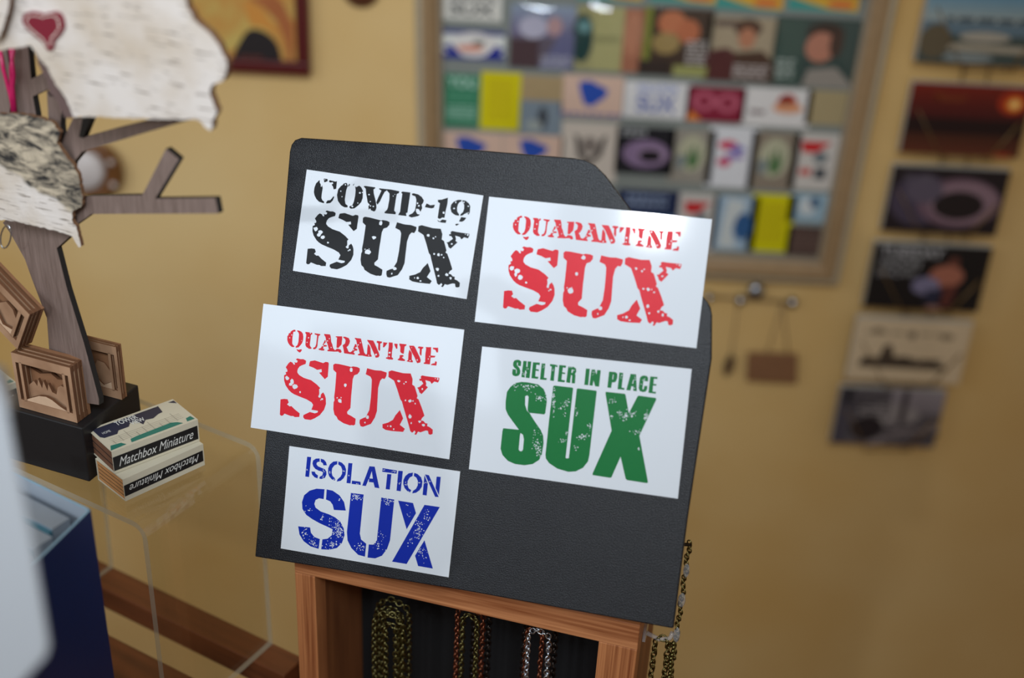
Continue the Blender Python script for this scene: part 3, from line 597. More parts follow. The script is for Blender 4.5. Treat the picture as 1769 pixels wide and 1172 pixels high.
def jag(pts, amp, seed, step=5):
    rnd = random.Random(seed); out = []
    for i, (x, y) in enumerate(pts):
        x2, y2 = pts[(i + 1) % len(pts)]; d = math.hypot(x2 - x, y2 - y); k = max(1, int(d / step))
        for j in range(k):
            t_ = j / k; out.append((x + (x2 - x) * t_ + (rnd.uniform(-amp, amp) if j else 0), y + (y2 - y) * t_ + (rnd.uniform(-amp, amp) if j else 0)))
    return out
barkpts = [(2, -60), (5, -20), (4, 30), (-6, 60), (-10, 88), (54, 79), (62, 92), (72, 106), (83, 120), (95, 145), (108, 162), (116, 174), (127, 203), (154, 201), (200, 204), (251, 205), (305, 206), (331, 206), (344, 208), (353, 219), (364, 226), (367, 219), (366, 208), (375, 193), (369, 179), (362, 158), (366, 147), (383, 141), (391, 125), (391, 104), (380, 82), (362, 57), (337, 36), (323, 11), (318, -10), (300, -60)]
BK = Frame(TP.o + TP.ez * .016, nz(A([.93, -.36, 0])), nz(A([.0, -.12, 1])))
bcx = [BK.loc(180, 100)]; BK = BK.shifted(bcx[0][0], bcx[0][1])
mb = MB(); mb.prism(BK.poly(jag(barkpts, 1.3, 1)), -.0045, 0, m_bark1, m_barkedge)
bigbark = mb.build('birch_bark_ornament', BK.mat(), label='large flat white birch bark cut-out with a felt heart, at the top left', cat='ornament', group='birch bark pieces on the tree')
g2_ = BK.shifted(z=-.0048)
mb = MB(); mb.prism(g2_.poly(jag([(58, 84), (70, 92), (84, 112), (95, 138), (109, 160), (130, 205), (112, 204), (97, 172), (84, 160), (82, 140), (66, 112)], 1, 3)), -.002, 0, m_ply, m_burn); mb.build('backing_layer', g2_.mat(), bigbark, label='grey-brown layer behind the left edge')
# hanging loop of the big ornament round the branch
mb = MB(); a_, b_ = BK.loc(150, -45); mb.tube([(a_, b_, 0), (a_, b_ + .012, -.006), (a_, b_ + .004, -.02), (a_, b_ - .004, -.013), (a_, b_, -.003)], .0006, mat((150, 20, 60), name='red_cord')); mb.build('hanging_cord', BK.mat(), bigbark)
m_heart = mat((128, 26, 44), rough=.95, var=.15, scale=600, bump=.6, bscale=1500, name='red_felt'); m_thread = mat((250, 236, 220), rough=.8, var=.05, name='white_thread')
hp = c3([(105, 90), (118, 66), (150, 58), (195, 66), (205, 72), (220, 66), (262, 58), (290, 70), (303, 95), (308, 135), (290, 165), (262, 195), (252, 240), (228, 243), (205, 205), (170, 175), (128, 140), (108, 112)])
g3 = BK.shifted(z=.0016); mb = MB(); mb.prism(g3.poly(hp), -.0015, 0, m_heart)
heart = mb.build('felt_heart', g3.mat(), bigbark, label='dark red felt heart'); mb = MB()
hc = A([sum(x for x, y in hp) / len(hp), sum(y for x, y in hp) / len(hp)])
hin = [tuple(hc + (A(p) - hc) * .78) for p in hp]
for (xa, ya) in jag(hin, 0, 0, 3.6):
    dx, dy = 1.5, 1.0; mb.flat(g3.poly([(xa - dx, ya - dy), (xa + dx, ya - dy), (xa + dx, ya + dy), (xa - dx, ya + dy)]), .0003, m_thread)
mb.build('stitching', g3.mat(), heart, label='white running stitch')
b2 = [(-14, 196), (0, 196), (21, 196), (54, 200), (90, 211), (104, 229), (97, 247), (108, 262), (125, 283), (136, 308), (143, 340), (140, 358), (126, 364), (124, 380), (132, 391), (137, 412), (140, 426), (136, 428), (125, 409), (98, 399), (64, 391), (30, 383), (-14, 378)]
BK2 = Frame(TP.o + TP.ez * .012, nz(A([.93, -.36, 0])), (0, 0, 1)); q = BK2.loc(60, 300); BK2 = BK2.shifted(q[0], q[1])
mb = MB(); mb.prism(BK2.poly(jag(b2, 1.3, 5)), -.0028, 0, m_bark2, m_barkedge)
mb.build('birch_bark_ornament', BK2.mat(), label='rough grey-and-white birch bark piece over the tree trunk, below the big one', cat='ornament', group='birch bark pieces on the tree')
BK3 = BK.shifted(z=.006); mb = MB(); mb.prism(BK3.poly(jag([(-30, -60), (16, -60), (16, 0), (14, 18), (8, 38), (0, 64), (-30, 70)], 1, 6)), -.003, 0, m_bark1, m_barkedge)
mb.build('birch_bark_ornament', BK3.mat(), label='sliver of white birch bark with a brown edge in the top left corner', cat='ornament', group='birch bark pieces on the tree')
# ribbons
m_pink = mat((190, 30, 90), rough=.35, var=.2, scale=300, name='magenta_ribbon'); RB = TP.shifted(z=.004)
mb = MB()
for pts in ([(0, 88), (6, 120), (18, 165), (24, 197)], [(18, 84), (24, 130), (22, 150), (27, 197)], [(23, 84), (19, 120), (20, 160), (22, 198)]):
    mb.tube([(*RB.loc(x, y), 0) for x, y in pts], .0012, m_pink)
mb.build('magenta_cord', RB.mat(), label='loop of shiny magenta cord hanging between the tree branches', cat='cord')

# ------------------------------------------------------------------ laser-cut layered scenes
m_cut = wood('laser_cut_birch_ply', (150, 112, 84), (196, 156, 124), scale=(40, 40, 40), rough=.6, bump=.05); m_cutedge = mat((104, 66, 40), rough=.7, var=.2, scale=300, name='scorched_edge'); m_slot = mat((52, 30, 20), rough=.8, var=.2, name='scorched_slot')
m_cutlt = mat((206, 172, 142), rough=.6, var=.1, scale=200, name='pale_ply'); m_cutback = mat((138, 96, 66), rough=.65, var=.25, scale=120, name='toasted_ply')
def ring(mb, x0, y0, x1, y1, X0, Y0, X1, Y1, z0, z1):
    for r_ in ((x0, y0, x1, Y0), (x0, Y1, x1, y1), (x0, Y0, X0, Y1), (X1, Y0, x1, Y1)):
        mb.prism([(r_[0], r_[1]), (r_[2], r_[1]), (r_[2], r_[3]), (r_[0], r_[3])], z0, z1, m_cut, m_cutedge)
def ornament(fr, w, h, d, label, scene_kind, nl=4):
    root = link('layered_wood_scene', None, fr.mat(), None, label, 'ornament', 'laser-cut layered wooden scenes')
    lt = d / nl
    for i in range(nl):
        mb = MB(); z1 = -i * lt; z0 = z1 - lt * .62
        k = h
        if i < nl - 1:
            s0, s1 = .055 * w, .11 * w
            # outer frame with a long slot in each side
            ring(mb, 0, 0, w, h, s0, .16 * h, w - s0, .84 * h, z0, z1)
            for xx in (s1, w - s1 - .045 * w): mb.prism([(xx, .14 * h), (xx + .045 * w, .14 * h), (xx + .045 * w, .86 * h), (xx, .86 * h)], z0, z1, m_cut, m_cutedge)
            mb.prism([(s1, .0), (w - s1, 0), (w - s1, .1 * h), (s1, .1 * h)], z0, z1 - .0001, m_cut, m_cutedge)
            g = .16 + .05 * i
            if scene_kind == 'bridge':
                if i == 0: pts = [(.15, .12), (.85, .12), (.85, .16), (.72, .22), (.6, .3), (.5, .33), (.38, .31), (.25, .24), (.15, .18)]
                elif i == 1: pts = [(.15, .12), (.85, .12), (.85, .4), (.8, .52), (.72, .55), (.66, .5), (.62, .36), (.55, .38), (.5, .52), (.47, .38), (.42, .55), (.38, .4), (.33, .56), (.3, .42), (.25, .5), (.15, .4)]
                else: pts = [(.15, .12), (.85, .12), (.85, .62), (.78, .66), (.74, .6), (.6, .58), (.5, .66), (.3, .6), (.15, .66)]
            else:
                if i == 0: pts = [(.15, .12), (.85, .12), (.85, .3), (.7, .2), (.55, .35), (.45, .22), (.3, .38), (.15, .25)]
                elif i == 1: pts = [(.15, .12), (.85, .12), (.85, .4), (.72, .6), (.6, .62), (.52, .45), (.42, .4), (.34, .55), (.25, .5), (.15, .35)]
                else: pts = [(.15, .12), (.85, .12), (.85, .7), (.76, .64), (.7, .76), (.55, .72), (.5, .6), (.15, .64)]
            mb.prism([(a * w, b * h) for a, b in pts], z0, z1 - .0003, [m_cutlt, m_cut, m_cutback][min(i, 2)], m_cutedge)
        else: mb.box(0, 0, z0, w, h, z1, m_cutback)
        # spacers glue the layers together at the corners
        if i < nl - 1:
            for xx in (.0, w - .05 * w):
                for yy in (.0, h - .1 * h): mb.prism([(xx + .002 * w, yy + .002 * h), (xx + .048 * w, yy + .002 * h), (xx + .048 * w, yy + .098 * h), (xx + .002 * w, yy + .098 * h)], z1 - lt, z0, m_cutedge)
        mb.build('layer', fr.mat(), root)
    return root
o0 = pz(34, 704, zbt); o1 = pz(134, 732, zbt); e_ = nz(o1 - o0); w_ = np.linalg.norm(o1 - o0)
ornament(Frame(o0 + A([0, 0, .0003]), e_, (0, 0, 1)), w_, .0425, .0155, 'laser-cut layered wooden scene with a bridge, standing on the front of the black block', 'bridge', 4)
o0 = pz(165, 680, zbt); o1 = pz(211, 692, zbt); e_ = nz(o1 - o0); w3 = .047
O3 = Frame(o1 - e_ * w3 + A([0, 0, .0003]), e_, (0, 0, 1))
ornament(O3, w3, .0415, .0065, 'laser-cut layered wooden scene standing behind the tree trunk on the black block', 'trees', 3)
# hanging one on the left: corner pixels give its tilt
TPO = TP.shifted(z=.020)
a_ = A(TPO.loc(51, 544)); b_ = A(TPO.loc(30, 604)); vx = a_ - b_      # its short side
ang = math.atan2(vx[1], vx[0]);
fx = Frame(TPO.o + TPO.ex * b_[0] + TPO.ey * b_[1], TPO.ex * vx[0] + TPO.ey * vx[1], -TPO.ex * vx[1] + TPO.ey * vx[0])
hS = np.linalg.norm(vx); Lw = .058
# long axis runs up-left: frame with x from upper left to lower right
ex_o = -fx.ey; ey_o = fx.ex
FO = Frame(fx.o - ex_o * Lw, ex_o, ey_o)
orn = ornament(FO, Lw, max(hS, .030), .013, 'tilted laser-cut wooden scene hanging by a ring at the left edge', 'trees', 4)
mb = MB(); rg = [(.004 * math.cos(k * math.pi / 8) + .004, .030 + .006 + .008 * math.sin(k * math.pi / 8), -.003) for k in range(16)]
rc = FO.loc(3, 412); mb.tube([(rc[0] + .004 * math.cos(k * math.pi / 8), rc[1] + .010 * math.sin(k * math.pi / 8), -.003) for k in range(16)], .0005, m_silver, closed=True)
mb.build('ring', FO.mat(), orn, label='thin silver wire ring')

# ------------------------------------------------------------------ matchboxes
m_cream = mat((206, 198, 176), rough=.5, var=.05, name='cream_card'); m_navy = mat((44, 46, 66), rough=.5, var=.1, name='navy_print'); m_teal = mat((40, 118, 104), rough=.5, var=.1, name='teal_print')
m_black = mat((22, 22, 24), rough=.5, var=.1, name='black_print'); m_whitep = mat((214, 214, 210), rough=.5, var=.03, name='white_print'); m_greyline = mat((150, 140, 124), rough=.6, var=0, name='grey_line_print')
m_ltcut = mat((196, 138, 84), rough=.7, var=.25, scale=200, name='tan_ply'); m_dkcut = mat((112, 74, 52), rough=.7, var=.3, scale=200, name='brown_ply'); m_slot = mat((40, 22, 14), rough=.9, var=.2, name='black_scorch')
def matchbox(fr, w, d, h, label, flip=False, top=True, band=(.12, .74), lower=False):
    """fr: origin bottom left of the long side, x along it, y up, z to the viewer; d goes back"""
    root = link('matchbox', None, fr.mat(), None, label, 'matchbox', 'small printed matchboxes')
    mb = MB()
    t_ = .0007
    mb.box(0, 0, -d, w, t_, 0, m_cream); mb.box(0, h - t_, -d, w, h, 0, m_cream); mb.box(0, t_, -t_, w, h - t_, 0, m_cream); mb.box(0, t_, -d, w, h - t_, -d + t_, m_cream)
    b0_, b1_ = band; mb.flat([(0.0, h * b0_), (w * .985, h * b0_), (w * .985, h * b1_), (0.0, h * b1_)], .00015, m_black)
    bh = b1_ - b0_; put_text(mb, 'Matchbox Miniature', w * .06, h * (b0_ + .2 * bh), w * .93, h * (b1_ - .16 * bh), .0003, m_whitep, shear=.42, bold=.0, flip=flip)
    mb.build('sleeve', fr.mat(), root, label='cream printed sleeve with black side band')
    if top:
        tf = Frame(fr.o + fr.ey * h, fr.ex, -fr.ez); mb = MB()   # y goes back
        mb.flat([(.03 * w, d * .93), (.03 * w, d * .60), (.06 * w, d * .52), (.20 * w, d * .50), (.24 * w, d * .60), (.36 * w, d * .60), (.40 * w, d * .70), (.47 * w, d * .70), (.50 * w, d * .50), (.56 * w, d * .62), (.64 * w, d * .58), (.72 * w, d * .66), (.78 * w, d * .68), (.80 * w, d * .93)], .0002, m_navy)
        mb.flat([(.92 * w, d * .93), (.99 * w, d * .93), (.99 * w, d * .80)], .0002, m_navy)
        mb.flat([(.0 * w, d * .04), (w * .18, d * .06), (w * .15, d * .17), (w * .04, d * .20)], .0002, m_teal)
        mb.flat([(.24 * w, d * .06), (w * .84, d * .06), (w * .80, d * .16), (w * .74, d * .22), (w * .34, d * .20), (w * .26, d * .18)], .0002, m_teal)
        mb.flat([(w * .89, d * .06), (w * .98, d * .06), (w * .97, d * .2), (w * .91, d * .18)], .0002, m_teal)
        put_text(mb, 'TOWER', w * .27, d * .76, w * .52, d * .92, .0004, m_whitep, bold=.02); put_text(mb, 'VIEW', w * .40, d * .60, w * .56, d * .74, .0004, m_whitep, bold=.02)
        put_text(mb, 'HOME', w * .08, d * .64, w * .17, d * .72, .0004, m_whitep)
        for k in range(9): xx = w * (.1 + .09 * k); mb.flat([(xx, d * .2), (xx + .0003, d * .2), (xx + .0003, d * (.34 + .1 * (k % 3))), (xx, d * (.34 + .1 * (k % 3)))], .0002, m_greyline)
        for k in range(4): yy = d * (.24 + .06 * k); mb.flat([(w * .08, yy), (w * .9, yy), (w * .9, yy + .0002), (w * .08, yy + .0002)], .00018, m_greyline)
        mb.build('top_print', tf.mat(), root, label='navy, cream and teal printed picture')
    # the stack of ply sheets inside, seen at the open end
    nl = 5 if lower else 3; mc = m_ltcut if lower else m_dkcut
    for k in range(nl):
        mb = MB(); y0 = t_ + .0002 + (h - 2 * t_ - .0004) * k / nl; y1 = y0 + (h - 2 * t_) / nl * .72
        mb.box(.0004, y0, -d + t_ * 1.5, w - .001, y1, -t_ * 1.5, mc); mb.build('ply_sheet', fr.mat(), root, label='thin ply sheet inside' if k == 0 else None)
        if k < nl - 1:
            mb = MB(); mb.box(.0006, y1, -d + t_ * 2, w - .002, y0 + (h - 2 * t_ - .0004) / nl, -t_ * 2, m_slot); mb.build('scorched_gap', fr.mat(), root, label='dark scorched layer' if k == 0 else None)
    return root
c0 = pz(217, 867, zt); c1 = pz(354, 804, zt); e_ = nz(c1 - c0); wmb = np.linalg.norm(c1 - c0)
MF = Frame(c0 + A([0, 0, .0002]), e_, (0, 0, 1)); dmb = .034; hmb = .0175
matchbox(MF, wmb, dmb, hmb, 'lower of the two stacked matchboxes, its lettering upside down', flip=True, top=False, band=(.22, .72), lower=True)
zt2 = zt + hmb + .0006; c2 = pz(198, 819, zt2); c3_ = pz(345, 762, zt2); e2 = nz(c3_ - c2)
matchbox(Frame(c2, e2, (0, 0, 1)), np.linalg.norm(c3_ - c2), dmb, hmb, 'upper of the two stacked matchboxes, navy and teal picture on its top')
# two more, one on the other, left of the block
q_ = pz(40, 735, zt) - e_ * .050
matchbox(Frame(q_ + A([0, 0, .0002]), e_, (0, 0, 1)), .050, .030, hmb, 'lower matchbox behind the blurred white card stand, left of the black block', flip=True, top=False, lower=True)
matchbox(Frame(q_ + A([0, 0, hmb + .0012]), e_, (0, 0, 1)), .050, .030, hmb, 'matchbox at the left edge peeking out between the white card stand and the bridge scene')

# ------------------------------------------------------------------ navy box with booklets, white sheet
m_navyc = mat((14, 44, 100), rough=.35, var=.12, scale=14, name='navy_card'); m_lining = mat((170, 180, 192), rough=.5, var=.05, name='pale_blue_grey_card')
m_book = mat((150, 160, 172), rough=.7, var=.06, scale=80, name='grey_blue_pages'); m_rim = mat((150, 190, 215), rough=.4, var=.03, name='light_blue_cut_edge'); m_gapc = mat((66, 120, 140), rough=.5, var=.05, name='teal_blue_card')
NB0 = at(157, 882, .74); zn = NB0[2]
nback = nz(pz(24, 816, zn) - NB0); nfront = nz(pz(60, 976, zn) - NB0)
navy = thing('booklet_box', 'navy blue open-topped card box full of pale booklets at the lower left', 'box', NB0 + (nback * .05 + nfront * .05) + A([0, 0, -.2]))
LN = .105; WN = .085; HN = .20
def wallpanel(name, p, q, h0, h1, m, medge, th=.0012, label=None):
    """upright card from p to q"""
    e = nz(q - p); fr = Frame(p, e, (0, 0, 1)); L_ = np.linalg.norm(q - p)
    mb = MB(); mb.prism([(0, -h0), (L_, -h0), (L_, -h1), (0, -h1)], -th, 0, m, None, m_lining); mb.box(0, -h1, -th, L_, -h1 + .0006, 0, medge)
    return mb.build(name, fr.mat(), navy, label=label)
pR, pB, pF = NB0, NB0 + nback * WN, NB0 + nfront * LN; pC = pB + nfront * LN
wallpanel('front_panel', pF, pR, HN, 0, m_navyc, m_rim, label='navy panel facing right')
wallpanel('back_panel', pR, pB, HN, 0, m_lining, m_rim, label='pale inner panel'); wallpanel('left_panel', pB, pC, HN, 0, m_navyc, m_rim); wallpanel('near_panel', pC, pF, HN, 0, m_navyc, m_rim)
mb = MB(); fr = Frame(pF + A([0, 0, -HN]), nz(pR - pF), nz(pC - pF)); mb.prism([(0, 0), (LN, 0), (LN, WN), (0, WN)], 0, .001, m_navyc); mb.build('bottom_panel', fr.mat(), navy)
for k in range(4):
    s0 = .0075 + k * .0168; a = NB0 + nfront * s0 + nback * .0125; b = NB0 + nfront * s0 + nback * (WN - .004)
    e = nz(b - a); th = .0128
    fr = Frame(a + A([0, 0, -HN + .003]), e, nfront - e * (nfront @ e)); mb = MB()
    top = HN - .003 - .006 - .0015 * k; L_ = np.linalg.norm(b - a)
    mb.box(0, 0, 0, L_, th, top, m_book) if fr.ez[2] > 0 else mb.box(0, 0, -top, L_, th, 0, m_book)
    zz = top + .0002 if fr.ez[2] > 0 else -top - .0008
    mb.box(0, th, min(zz, 0), L_, th + .0030, max(zz, 0) - .0012, m_gapc)
    mb.build('booklet', fr.mat(), label=['pale grey booklet at the back of the navy box', 'second pale booklet from the back in the navy box', 'pale booklet third from the back of the navy box', 'pale booklet in the navy box half hidden by the blurred white sheet'][k], cat='booklet', group='booklets in the navy box')
m_sheet = mat((168, 172, 178), rough=.5, var=.02, scale=5, name='white_card')
wd_ = .47
WF = Frame(at(40, 900, wd_), nz(R * .95 + F * .3), nz(U))
mb = MB(); mb.prism(WF.poly([(-260, 560), (-8, 640), (12, 700), (30, 800), (58, 940), (82, 1090), (86, 1116), (80, 1136), (30, 1190), (-20, 1260), (-260, 1260)]), -.003, 0, m_sheet)
mb.prism(WF.poly([(-260, 560), (-8, 640), (12, 700), (10, 720), (-260, 640)]), -.05, -.0031, m_sheet)
mb.build('white_card_stand', WF.mat(), bevel=.001, label='out-of-focus white card stand very close at the lower left edge', cat='card stand')

# ================================================================== ON THE WALL
WALL = Frame(A([0, WY, 0]), (1, 0, 0), (0, 0, 1))       # z of the frame faces the camera
def wrect(x0, y0, x1, y1, h=0.0):
    a = WALL.loc(x0, y0, h); b = WALL.loc(x1, y1, h); return min(a[0], b[0]), min(a[1], b[1]), max(a[0], b[0]), max(a[1], b[1])
# ---- large frame
m_fs = mat((186, 172, 146), rough=.4, var=.12, scale=120, metal=.25, name='worn_silver_gilt'); m_fb = mat((158, 128, 92), rough=.45, var=.18, scale=90, name='bronze_brown_moulding'); m_fi = mat((150, 134, 112), rough=.5, var=.1, name='dark_inner_lip')
m_back = mat((128, 132, 126), rough=.6, var=.1, scale=20, name='grey_backing')
h0 = .022
oq = [WALL.loc(714, -75, h0), WALL.loc(1563, -50, h0), WALL.loc(1449, 494, h0), WALL.loc(724, 458, h0)]
def lerpq(q, f):   # inset the quad by metres
    n_ = len(q); q = ccw(q); out = []
    for i in range(n_):
        p0, p1, p2 = A(q[i - 1]), A(q[i]), A(q[(i + 1) % n_]); d1 = nz(p1 - p0); d2 = nz(p2 - p1)
        n1 = A([-d1[1], d1[0]]); n2 = A([-d2[1], d2[0]]); k = 1 + n1 @ n2; out.append(tuple(p1 + (n1 + n2) / k * f))
    return out
bigframe = thing('picture_frame', 'large worn silver-brown frame on the wall, filled with many cards', 'picture frame', (WALL.o + A([oq[3][0], 0, oq[3][1]])))
steps = [(0, .018, .0, .022, m_fs), (.009, .024, .0, .026, m_fb), (.024, .021, .0, .021, m_fb), (.031, .014, .0, .014, m_fi)]
prof_ = [(0, .002), (0, .020), (.003, .023), (.009, .023), (.010, .026), (.018, .027), (.020, .022), (.027, .019), (.029, .014), (.034, .012), (.034, .004)]
pm = [m_fs, m_fs, m_fs, m_fb, m_fb, m_fb, m_fb, m_fb, m_fi, m_fi]
rings = [[(x, y, z) for x, y in lerpq(oq, f)] for f, z in prof_]
SQ = ['bottom_rail', 'side_rail', 'top_rail', 'side_rail']
for i in range(4):
    mb = MB(); j = (i + 1) % 4
    for k in range(len(prof_) - 1): mb.face([rings[k][i], rings[k][j], rings[k + 1][j], rings[k + 1][i]], pm[k])
    mb.face([rings[0][j], rings[0][i], rings[-1][i], rings[-1][j]], m_fi)
    mb.build(('frame_rail'), WALL.mat(), bigframe)
mb = MB(); mb.prism(lerpq(oq, .033), .0015, .005, m_back); mb.build('backing_panel', WALL.mat(), bigframe, label='grey-blue backing behind the cards')
# ---- cards in the frame. shapes are in card units, y down
HC = .0058
def card(x0, y0, x1, y1, base, shapes, label, h=HC, th=.0012, name='card', cat='card', group='cards inside the large frame', fr=None, quad=None, m_side=None):
    fr = fr or WALL
    if quad is None:
        a0_, b0_, a1_, b1_ = wrect(x0, y0, x1, y1, h)
    cx, cy = (a0_ + a1_) / 2, (b0_ + b1_) / 2; w, hh = a1_ - a0_, b1_ - b0_
    g = WALL.shifted(cx, cy, h); mb = MB(); mb.prism([(-w / 2, -hh / 2), (w / 2, -hh / 2), (w / 2, hh / 2), (-w / 2, hh / 2)], -th, 0, mat(base, rough=.35, var=.04), m_side or mat((200, 200, 196), var=.03))
    M_ = lambda x, y: (-w / 2 + x * w, hh / 2 - y * hh)
    z = 0
    rnd = random.Random(int(x0 + y0))
    for s in shapes:
        z += .00012; k = s[0]
        if k == 'r': mb.flat([M_(s[1], s[2]), M_(s[3], s[2]), M_(s[3], s[4]), M_(s[1], s[4])], z, mat(s[5], rough=.35, var=.08, scale=60))
        elif k == 'e': mb.flat([M_(s[1] + s[3] * math.cos(a * math.pi / 12), s[2] + s[4] * math.sin(a * math.pi / 12)) for a in range(24)], z, mat(s[5], rough=.35, var=.08, scale=60))
        elif k == 'p': mb.flat([M_(*q) for q in s[1]], z, mat(s[2], rough=.35, var=.08, scale=60))
        elif k == 't': c_ = M_(s[2], s[5]); d_ = M_(s[4], s[3]); put_text(mb, s[1], c_[0], c_[1], d_[0], d_[1], z, mat(s[6], rough=.35, var=0), bold=.02)
        elif k == 'l':  # lines of small print
            for i in range(s[5]):
                yy = s[2] + (s[4] - s[2]) * (i + .25) / s[5]; x_ = s[1]; y2_ = yy + (s[4] - s[2]) / s[5] * .5
                while x_ < s[3] - .03:
                    wl = rnd.uniform(.05, .14); xe = min(s[3], x_ + wl); mb.flat([M_(x_, yy), M_(xe, yy), M_(xe, y2_), M_(x_, y2_)], z, mat(s[6], rough=.4, var=0)); x_ = xe + .03
        elif k == 'g':  # graded picture area, painted in steps
            n_ = 6
            for i in range(n_):
                f_ = i / (n_ - 1); col_ = tuple(s[5][j] * (1 - f_) + s[6][j] * f_ for j in range(3)); ya = s[2] + (s[4] - s[2]) * i / n_; yb = s[2] + (s[4] - s[2]) * (i + 1) / n_
                mb.flat([M_(s[1], ya), M_(s[3], ya), M_(s[3], yb), M_(s[1], yb)], z, mat(col_, rough=.35, var=.06, scale=60))
    return mb.build(name, g.mat(), label=label, cat=cat, group=group)
W_ = (222, 222, 216); BLUE = (40, 70, 160); PCH = (214, 180, 160); GRY = (128, 128, 120)
card(766, -14, 866, 38, (218, 214, 204), [('t', 'ISOLATION', .12, .02, .88, .3, (70, 70, 72)), ('t', 'SUX', .12, .38, .88, .82, (70, 70, 72))], 'white card with grey SUX lettering at the top left corner of the frame')
card(765, 49, 871, 106, W_, [('r', 0, 0, 1, .16, (40, 48, 120)), ('r', 0, .8, 1, 1, (38, 50, 130)), ('e', .5, .5, .38, .42, (224, 218, 212)), ('p', [(0, .6), (.14, .5), (.3, .85), (.14, .85)], (34, 44, 140)), ('p', [(1, .6), (.86, .5), (.7, .85), (.9, .85)], (34, 44, 140)), ('e', .45, .62, .22, .12, (222, 150, 128)), ('e', .58, .42, .1, .09, (120, 120, 110))], 'white card with a round emblem between dark blue sides')
card(884, 6, 989, 121, (104, 92, 104), [('g', 0, 0, 1, .5, (150, 160, 180), (120, 110, 140)), ('e', .35, .35, .22, .18, (196, 188, 206)), ('e', .68, .32, .12, .15, (192, 150, 150)), ('r', .0, .55, .45, 1, (84, 62, 66)), ('p', [(.45, 1), (.8, .4), (1, .4), (1, 1)], (108, 106, 140)), ('l', .5, .78, .95, .98, 4, (196, 190, 200))], 'mauve vintage picture card, first of the row of picture cards')
card(998, 9, 1106, 126, (170, 160, 112), [('r', .27, 0, .7, 1, (184, 174, 120)), ('e', .1, .5, .16, .38, (34, 66, 64)), ('e', .12, .32, .1, .1, (110, 150, 150)), ('r', .7, 0, 1, 1, (176, 112, 86)), ('e', .84, .4, .13, .35, (196, 130, 100)), ('l', .3, .45, .66, .55, 2, (110, 108, 70))], 'olive-yellow picture card with a teal figure at its left')
card(1112, 11, 1222, 134, (74, 56, 46), [('r', 0, 0, .14, 1, (136, 140, 58)), ('e', .42, .22, .2, .18, (206, 122, 84)), ('e', .66, .33, .16, .18, (198, 112, 76)), ('e', .36, .52, .2, .16, (170, 140, 88)), ('r', .5, .84, .98, 1, (168, 164, 100)), ('l', .66, .45, .95, .82, 6, (210, 196, 190)), ('r', 0, .78, .45, 1, (58, 46, 42))], 'dark brown picture card with two orange faces')
card(1226, 26, 1334, 144, (180, 158, 130), [('r', .1, .06, .45, .16, (104, 84, 76)), ('e', .56, .17, .19, .14, (88, 58, 44)), ('e', .56, .32, .12, .16, (196, 128, 96)), ('p', [(0, .55), (.3, .48), (.5, .6), (.5, 1), (0, 1)], (92, 46, 46)), ('p', [(.42, .55), (.8, .5), (1, .7), (1, 1), (.4, 1)], (84, 58, 46)), ('l', .42, .72, .92, .95, 4, (216, 200, 194))], 'cream picture card with a brown-haired person in a brown coat')
card(1344, 27, 1469, 153, (62, 78, 74), [('r', .02, .04, .35, 1, (68, 88, 80)), ('e', .6, .22, .22, .16, (62, 44, 38)), ('e', .56, .42, .18, .22, (196, 128, 104)), ('e', .74, .36, .08, .2, (74, 50, 42)), ('p', [(.45, .75), (.78, .7), (1, .95), (1, 1), (.4, 1)], (160, 148, 138)), ('l', .06, .6, .28, .9, 4, (190, 196, 186))], 'dark teal picture card with a face in profile')
for x0, x1, y1, lb in ((1000, 1108, 4, 'card with a yellow and teal lower edge above the olive picture card'), (1127, 1236, 9, 'card with a yellow and teal lower edge above the two orange faces'), (1240, 1351, 20, 'card with a yellow and teal lower edge above the cream picture card'), (1368, 1481, 23, 'card with a yellow and teal lower edge above the profile picture card')):
    card(x0, y1 - 60, x1, y1, (70, 150, 140), [('p', [(0, .55), (.3, .75), (.6, .92), (1, .96), (1, 0), (0, 0)], (216, 168, 60)), ('e', .75, .75, .2, .12, (214, 110, 60))], lb)
card(768, 126, 827, 221, (52, 124, 90), [('t', 'YOU', .1, .06, .9, .26, (180, 214, 196)), ('l', .1, .34, .9, .5, 2, (96, 160, 128)), ('l', .1, .58, .9, .86, 4, (160, 200, 180))], 'green card with pale lettering at the left of the frame')
YC = [('l', .2, .12, .8, .84, 8, (196, 170, 20))]
card(832, 123, 897, 226, (214, 200, 14), YC, 'bright yellow card beside the green card')
card(901, 129, 968, 234, (126, 138, 148), [('r', 0, 0, 1, .42, (170, 146, 108)), ('e', .55, .72, .12, .2, (66, 70, 76)), ('e', .35, .85, .2, .1, (156, 162, 158))], 'card with a tan top and a grey-blue lower half')
BB = [('p', [(.27, .16), (.45, .12), (.75, .32), (.72, .5), (.5, .75), (.38, .7), (.3, .4)], (42, 78, 168)), ('l', 0, .87, 1, 1, 1, (80, 84, 150))]
card(972, 128, 1073, 205, PCH, BB, 'peach card with a blue blotch, in the upper row of small cards')
card(1081, 139, 1187, 207, (220, 216, 214), [('t', 'ISOLATION', .2, .08, .8, .28, (120, 140, 200)), ('t', 'SUX', .2, .36, .8, .84, (78, 96, 168))], 'small white card with blue SUX lettering')
card(1189, 148, 1283, 213, (132, 30, 54), [('e', .3, .42, .2, .28, (186, 90, 110)), ('e', .3, .42, .1, .14, (132, 30, 54)), ('e', .7, .44, .2, .28, (186, 90, 110)), ('e', .7, .44, .1, .14, (132, 30, 54)), ('p', [(.02, .98), (.1, .7), (.2, .85), (.3, .98)], (226, 130, 50))], 'maroon card with two pink rings')
